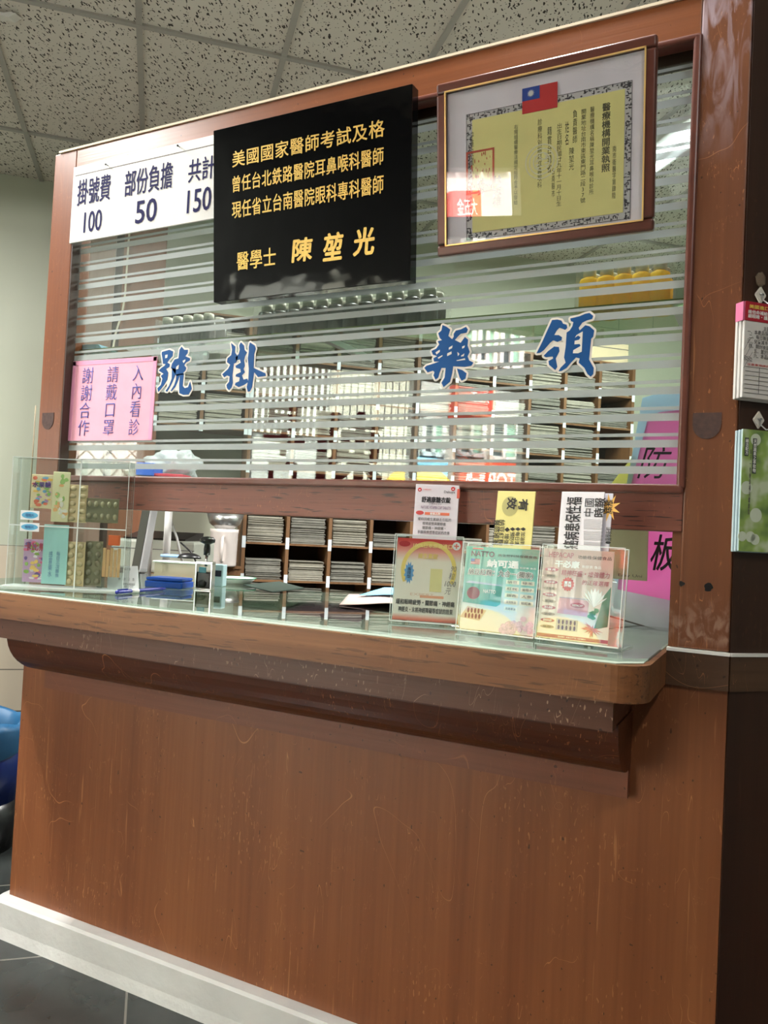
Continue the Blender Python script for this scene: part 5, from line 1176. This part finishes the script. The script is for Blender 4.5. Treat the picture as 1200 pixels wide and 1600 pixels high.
for s, px, py, hx, hy in (('有', 818, 789, 6.5, 9), ('效', 800, 787, 6.5, 9)):
    a = loc(Mb2, px - hx, py - hy); b_ = loc(Mb2, px + hx, py + hy); text('lettering', s, a[0], b_[0], b_[1], a[1], M_ink, l2, y=-.0009, bold=.03, rot=-math.pi / 2)
for i, s in enumerate(('♦加油到', '♦每日清', '♦預防中', '♦增強', '納豆紅麴', '醫師推薦')):
    px = 817 - 8.3 * i; a = loc(Mb2, px - 3, 824 if i < 4 else 812); b_ = loc(Mb2, px + 2.5, 852); text('lettering', s, a[0], b_[0], b_[1], a[1], M_ink, l2, y=-.0009, bold=.01, rot=-math.pi / 2)
l4, Md4 = tall(M3, .013, 'white leaflet with an orange starburst, behind the newspaper leaflet in the rightmost stand', (890, 770), (958, 771), mat('leaflet_lilac', (222, 220, 232), .6), .003)
l3_, Mc3 = tall(M3, .006, 'newsprint leaflet with sideways bold characters in the rightmost stand', (878, 768), (945, 769), mat('leaflet_news', (232, 228, 232), .6), .003)
a = loc(Mc3, 886, 777); b_ = loc(Mc3, 903, 858); text('lettering', '癌病患保性福', a[0], b_[0], b_[1], a[1], M_ink, l3_, y=-.0006, bold=.02, rot=math.pi / 2)
for s, p0, p1 in (('中國', (914, 779), (927, 807)), ('時報', (930, 778), (944, 808))):
    a = loc(Mc3, *p0); b_ = loc(Mc3, *p1); text('lettering', s, a[0], b_[0], b_[1], a[1], M_ink, l3_, y=-.0006, bold=.02 if s == '時報' else 0, rot=math.pi / 2)
rects = []
for i in range(22):
    py = 811 + 1.9 * i; a = loc(Mc3, 912, py); b_ = loc(Mc3, 942, py + .8)
    if i in (9, 18): continue
    rects.append((a[0], b_[0] - .004 * (i % 3 == 0), b_[1], a[1]))
boxes(l3_, mat('fine_print', (150, 146, 150), .7), rects, name='fine_print')
q_ = loc(Md4, 952, 793); MB().prism([(q_[0] + (.026 if k % 2 else .011) * math.cos(math.pi * k / 9) * .8, q_[1] + (.026 if k % 2 else .011) * math.sin(math.pi * k / 9)) for k in range(18)], -.0004, 0).build('starburst', mat('star_orange', (240, 186, 92), .5), l4)
a = loc(Md4, 945, 781); b_ = loc(Md4, 957, 803); text('lettering', '榮\n獎', a[0], b_[0], b_[1], a[1], M_ink, l4, y=-.0008, bold=.01)
a = loc(Md4, 947, 824); b_ = loc(Md4, 955, 850); text('lettering', '●醫學新知', a[0], b_[0], b_[1], a[1], M_ink, l4, y=-.0008, rot=math.pi / 2)

# ---------------------------------------------------------------- right-hand partition: hooks with leaflet pads
MP = Matrix.Translation((-.0765 + .0, .0, 0)) @ Matrix.Rotation(G, 4, 'Z') @ Matrix.Translation((0, -.0005, 0))
def pad(label, tl, bot, th, W_, edge, head):
    Mq = MP @ Matrix.Translation((0, -th, 0)); a = loc(Mq, *tl); b_ = loc(Mq, *bot)
    Mt = Mq @ Matrix.Translation((a[0], 0, b_[1])); t = thing('leaflet_pad', label, 'leaflet pad', Mt); h = a[1] - b_[1]
    for i in range(3):
        y0_ = th * i / 3
        MB().bbox(-.002 * i, W_, y0_ + .0004, y0_ + th / 3 - .0004, 0 - .001 * i, h - .001 * i, .0008, 1).build('leaflets', edge, t)
    return t, Mt, h
pd1, Mt1, h1 = pad('upper pad of white leaflets with a red heading hung on the dark panelling', (1165, 470), (1165, 621), .020, .15, mat('pad_edge', (216, 212, 208), .7), 0)
MB().box(0, .15, -.0006, .0, h1 * .80, h1).build('red_heading', mat('heading_red', (176, 28, 48), .5), pd1)
MB().box(-.0045, -.0002, .0, .019, h1 * .80, h1 - .001).build('pink_edge', mat('pink_edge', (214, 110, 150), .6), pd1)
text('lettering', '美國進口高濃縮', .008, .085, h1 * .93, h1 * .97, mat('heading_yellow', (236, 214, 96), .5), pd1, y=-.0009, bold=.02)
text('lettering', '維他命補給・葉黃素複方\n顧眼睛・護肝・保健食品', .006, .10, h1 * .83, h1 * .915, Wt, pd1, y=-.0009, bold=.02)
text('lettering', '主要成分\n一、本產品採用天然原料萃取\n二、每日飯後服用一至二粒\n三、兒童減半使用請詢問醫師\n四、開封後請儘速食用完畢\n五、置於陰涼乾燥處\n六、本品經檢驗合格', .006, .105, h1 * .42, h1 * .76, M_grey, pd1, y=-.0006)
text('lettering', '注意事項請詳閱說明書', .008, .09, h1 * .335, h1 * .36, M_red, pd1, y=-.0006)
rects = [(.004, .14, h1 * (.05 + .045 * k), h1 * (.05 + .045 * k) + .0006) for k in range(7)] + [(.035, .0356, h1 * .05, h1 * .32)]
boxes(pd1, M_grey, rects, y=-.0006, name='table_lines')
mb = MB(); rr = random.Random(4)
for k_ in range(7):
    pts_ = [(.0 + .018 * u, -.0012, h1 * (.30 + .035 * k_) + .012 * math.sin(u * 2 + k_) + .01 * u) for u in [i / 8 for i in range(9)]]; mb.tube(pts_, .0003, 4)
mb.build('scribbles', M_grey, pd1)
pd2, Mt2, h2 = pad('lower pad of green leaflets hung on the dark panelling', (1161, 670), (1159, 861), .016, .16, mat('pad_edge_teal', (186, 206, 212), .6), 0)
m = bpy.data.materials.new('green_bokeh_print'); m.use_nodes = True; n = m.node_tree.nodes; l = m.node_tree.links; b = n['Principled BSDF']
tc = n.new('ShaderNodeTexCoord'); nz = n.new('ShaderNodeTexNoise'); nz.inputs['Scale'].default_value = 22; l.new(tc.outputs['Object'], nz.inputs[0])
cr = n.new('ShaderNodeValToRGB'); e = cr.color_ramp.elements; e[0].position = .35; e[0].color = lin((104, 132, 74)); e[1].position = .62; e[1].color = lin((196, 208, 178)); x = e.new(.5); x.color = lin((148, 176, 92)); l.new(nz.outputs[0], cr.inputs[0]); l.new(cr.outputs[0], b.inputs['Base Color'])
MB().box(0, .16, -.0006, 0, 0, h2).build('green_cover', m, pd2)
mb = MB()
for (x_, z_, r) in ((.028, .92, .011), (.006, .12, .009), (.024, .12, .010), (.034, .10, .010), (.012, .52, .012), (.034, .30, .013)): mb.prism(ell(x_, h2 * z_, r, r), -.0010, -.0006)
mb.build('pale_discs', mat('disc_pale', (206, 216, 196), .5), pd2)
for (x_, za, zb, s) in ((.0085, .78, .93, '綠活配方'), (.026, .64, .93, '天然蔬果之萃取物')):
    mb = MB().prism([(x_ - .0042, h2 * za), (x_ + .0042, h2 * za), (x_ + .0042, h2 * zb), (x_ - .0042, h2 * zb)], -.0014, -.001); mb.build('dark_strip', mat('strip_dark', (66, 74, 66), .5), pd2)
    text('lettering', s, x_ - .0032, x_ + .0032, h2 * (za + .01), h2 * (zb - .01), Wt, pd2, y=-.0018, vertical=True, bold=.02)
text('lettering', '自然保健好幫手', .070, .084, h2 * .16, h2 * .78, M_ink, pd2, y=-.0012, vertical=True, bold=.05)
text('lettering', '每天一包輕鬆補充纖維質', .016, .020, h2 * .30, h2 * .84, M_grey, pd2, y=-.0012, vertical=True)
for (px, py, lab) in ((1189, 461, 'upper white diamond adhesive hook on the dark panelling'), (1186, 656, 'lower white diamond adhesive hook on the dark panelling')):
    Mq = MP @ Matrix.Translation((0, -.004, 0)); a = loc(Mq, px, py); t = thing('wall_hook', lab, 'hook', MP @ Matrix.Translation((a[0], -.004, a[1])), 'adhesive hooks on the panelling')
    bm = bmesh.new(); bmesh.ops.create_cube(bm, size=1); bmesh.ops.scale(bm, vec=(.024, .004, .024), verts=bm.verts); bmesh.ops.rotate(bm, verts=bm.verts, matrix=Matrix.Rotation(math.pi / 4, 3, 'Y')); bmesh.ops.scale(bm, vec=(.8, 1, 1.05), verts=bm.verts)
    bmesh.ops.bevel(bm, geom=bm.edges[:], offset=.0018, segments=2, affect='EDGES'); bmesh.ops.translate(bm, vec=(0, .0015, 0), verts=bm.verts)
    MB().bm(bm).build('plate', mat('hook_white', (216, 210, 200), .35), t)
    mb = MB(); mb.tube([(-.004, -.002, .001), (.004, -.002, .001)], .0020, 8); mb.tube([(0, -.003, .001), (.0, -.005, -.010), (.002, -.016, -.020), (.004, -.026, -.020), (.008, -.027, -.012), (.010, -.024, -.006)], .0013, 8); mb.build('metal_hook', M_steel, t)
o = MB().bm((lambda bm: (bmesh.ops.create_icosphere(bm, subdivisions=3, radius=1), [setattr(v, 'co', Vector((v.co.x * .010 * (1 + .5 * mnoise.noise(v.co * 3)), v.co.y * .003, v.co.z * .014 * (1 + .5 * mnoise.noise(v.co * 3 + Vector((5, 0, 0))))))) for v in bm.verts], bm)[-1])(bmesh.new()), True).build('clear_tape', film('tape_scrap', (150, 130, 110), .4, .2))
a = loc(MP, 1186, 438); o.matrix_world = MP @ Matrix.Translation((a[0], -.004, a[1])); tag(o, 'crumpled scrap of clear tape above the upper hook', 'tape')

# ---------------------------------------------------------------- waste bin beyond the left end of the counter
qb = onZ(-48, 1322, 0); t = thing('waste_bin', 'blue waste bin with a blue liner beyond the left end of the counter', 'waste bin', frame((qb.x, qb.y, 0)))
MB().lathe([(0, .0), (.145, .0), (.150, .10), (.150, .17), (0, .17)], n=28).build('dark_base', M_black, t)
MB().lathe([(.145, .171), (.150, .175), (.168, .42), (.172, .42), (.150, .171), (.145, .171)], n=32).build('bucket', mat('bin_blue', (14, 40, 110), .35), t)
bm = bmesh.new(); ringN = 40; prf = [(.171, .34), (.178, .36), (.176, .42), (.168, .455), (.150, .445), (.140, .38), (.130, .25)]
mbb = MB(); vs = []
for i in range(ringN):
    t_ = 2 * math.pi * i / ringN
    for j, (r, h) in enumerate(prf):
        k_ = 1 + .020 * math.sin(t_ * 9 + j * 1.3) + .012 * math.sin(t_ * 17 + j); vs.append((r * k_ * math.cos(t_), r * k_ * math.sin(t_), h + .010 * math.sin(t_ * 5 + j)))
mj = len(prf); mbb.add(vs, [(i * mj + j, ((i + 1) % ringN) * mj + j, ((i + 1) % ringN) * mj + j + 1, i * mj + j + 1) for i in range(ringN) for j in range(mj - 1)], True)
mbb.build('liner', mat('liner_blue', (28, 84, 124), .5), t); bm.free()
# thin picture-rail stick behind the left post
q0 = onY(62, 640, .10)
o = MB().tube([(q0.x, .085, ZC + .01), (q0.x, .085, q0.z + .01)], .0022, 6).build('thin_rod', mat('pale_rod', (130, 118, 92), .6)); tag(o, 'thin pale rod standing against the back of the left post', 'rod')

# ---------------------------------------------------------------- added ceiling lamps outside the view, put in to brighten both rooms
def added_batten(label, a, b_, power, L=1.2):
    t = thing('added_ceiling_lamp', label, 'added ceiling lamp', GR @ Matrix.Translation((a, b_, CE)))
    MB().bbox(-.10, .10, -L / 2, L / 2, -.05, -.006, .004, 1).build('housing', M_white, t)
    MB().tube([(-.04, -L / 2 + .03, -.068), (-.04, L / 2 - .03, -.068)], .014, 10).tube([(.04, -L / 2 + .03, -.068), (.04, L / 2 - .03, -.068)], .014, 10).build('tubes', mat('added_lamp_tube', (240, 246, 250), .5, emit=3.0), t)
    area('added_lamp_light', gp(a, b_, CE - .10), Vector((0, 0, -1)), .2, L, power, (1.0, .99, .95))
added_batten('added fluorescent ceiling lamp over the chart room, just behind the window screen', .72, 1.76, 34)  # added to light the poster board and the shelf bottles
added_batten('added fluorescent ceiling lamp over the chart room, right-hand side', 2.4, 3.3, 46)
added_batten('added fluorescent ceiling lamp in the waiting area near the street', .4, -.9, 9)
added_batten('added fluorescent ceiling lamp by the back wall, left of the counter', -1.6, 2.6, 45)  # added to brighten the back wall at left

# a curled flake hanging where the ceiling tile has broken, far upper left
q = onZ(12, 22, CE)
fk = MB(); rr = random.Random(12)
fk.prism([(-.05, -.002), (-.02, .0), (.0, -.004), (.03, .0), (.05, -.006), (.02, -.022), (-.01, -.014), (-.035, -.020)], -.03, .02)
o = fk.build('ceiling_flake', mat('flake_white', (226, 222, 214), .8)); o.location = (q.x, q.y, CE - .003); o.rotation_euler = (.2, 0, .4); tag(o, 'curled white flake hanging from the broken ceiling tile at the far upper left', 'ceiling flake')
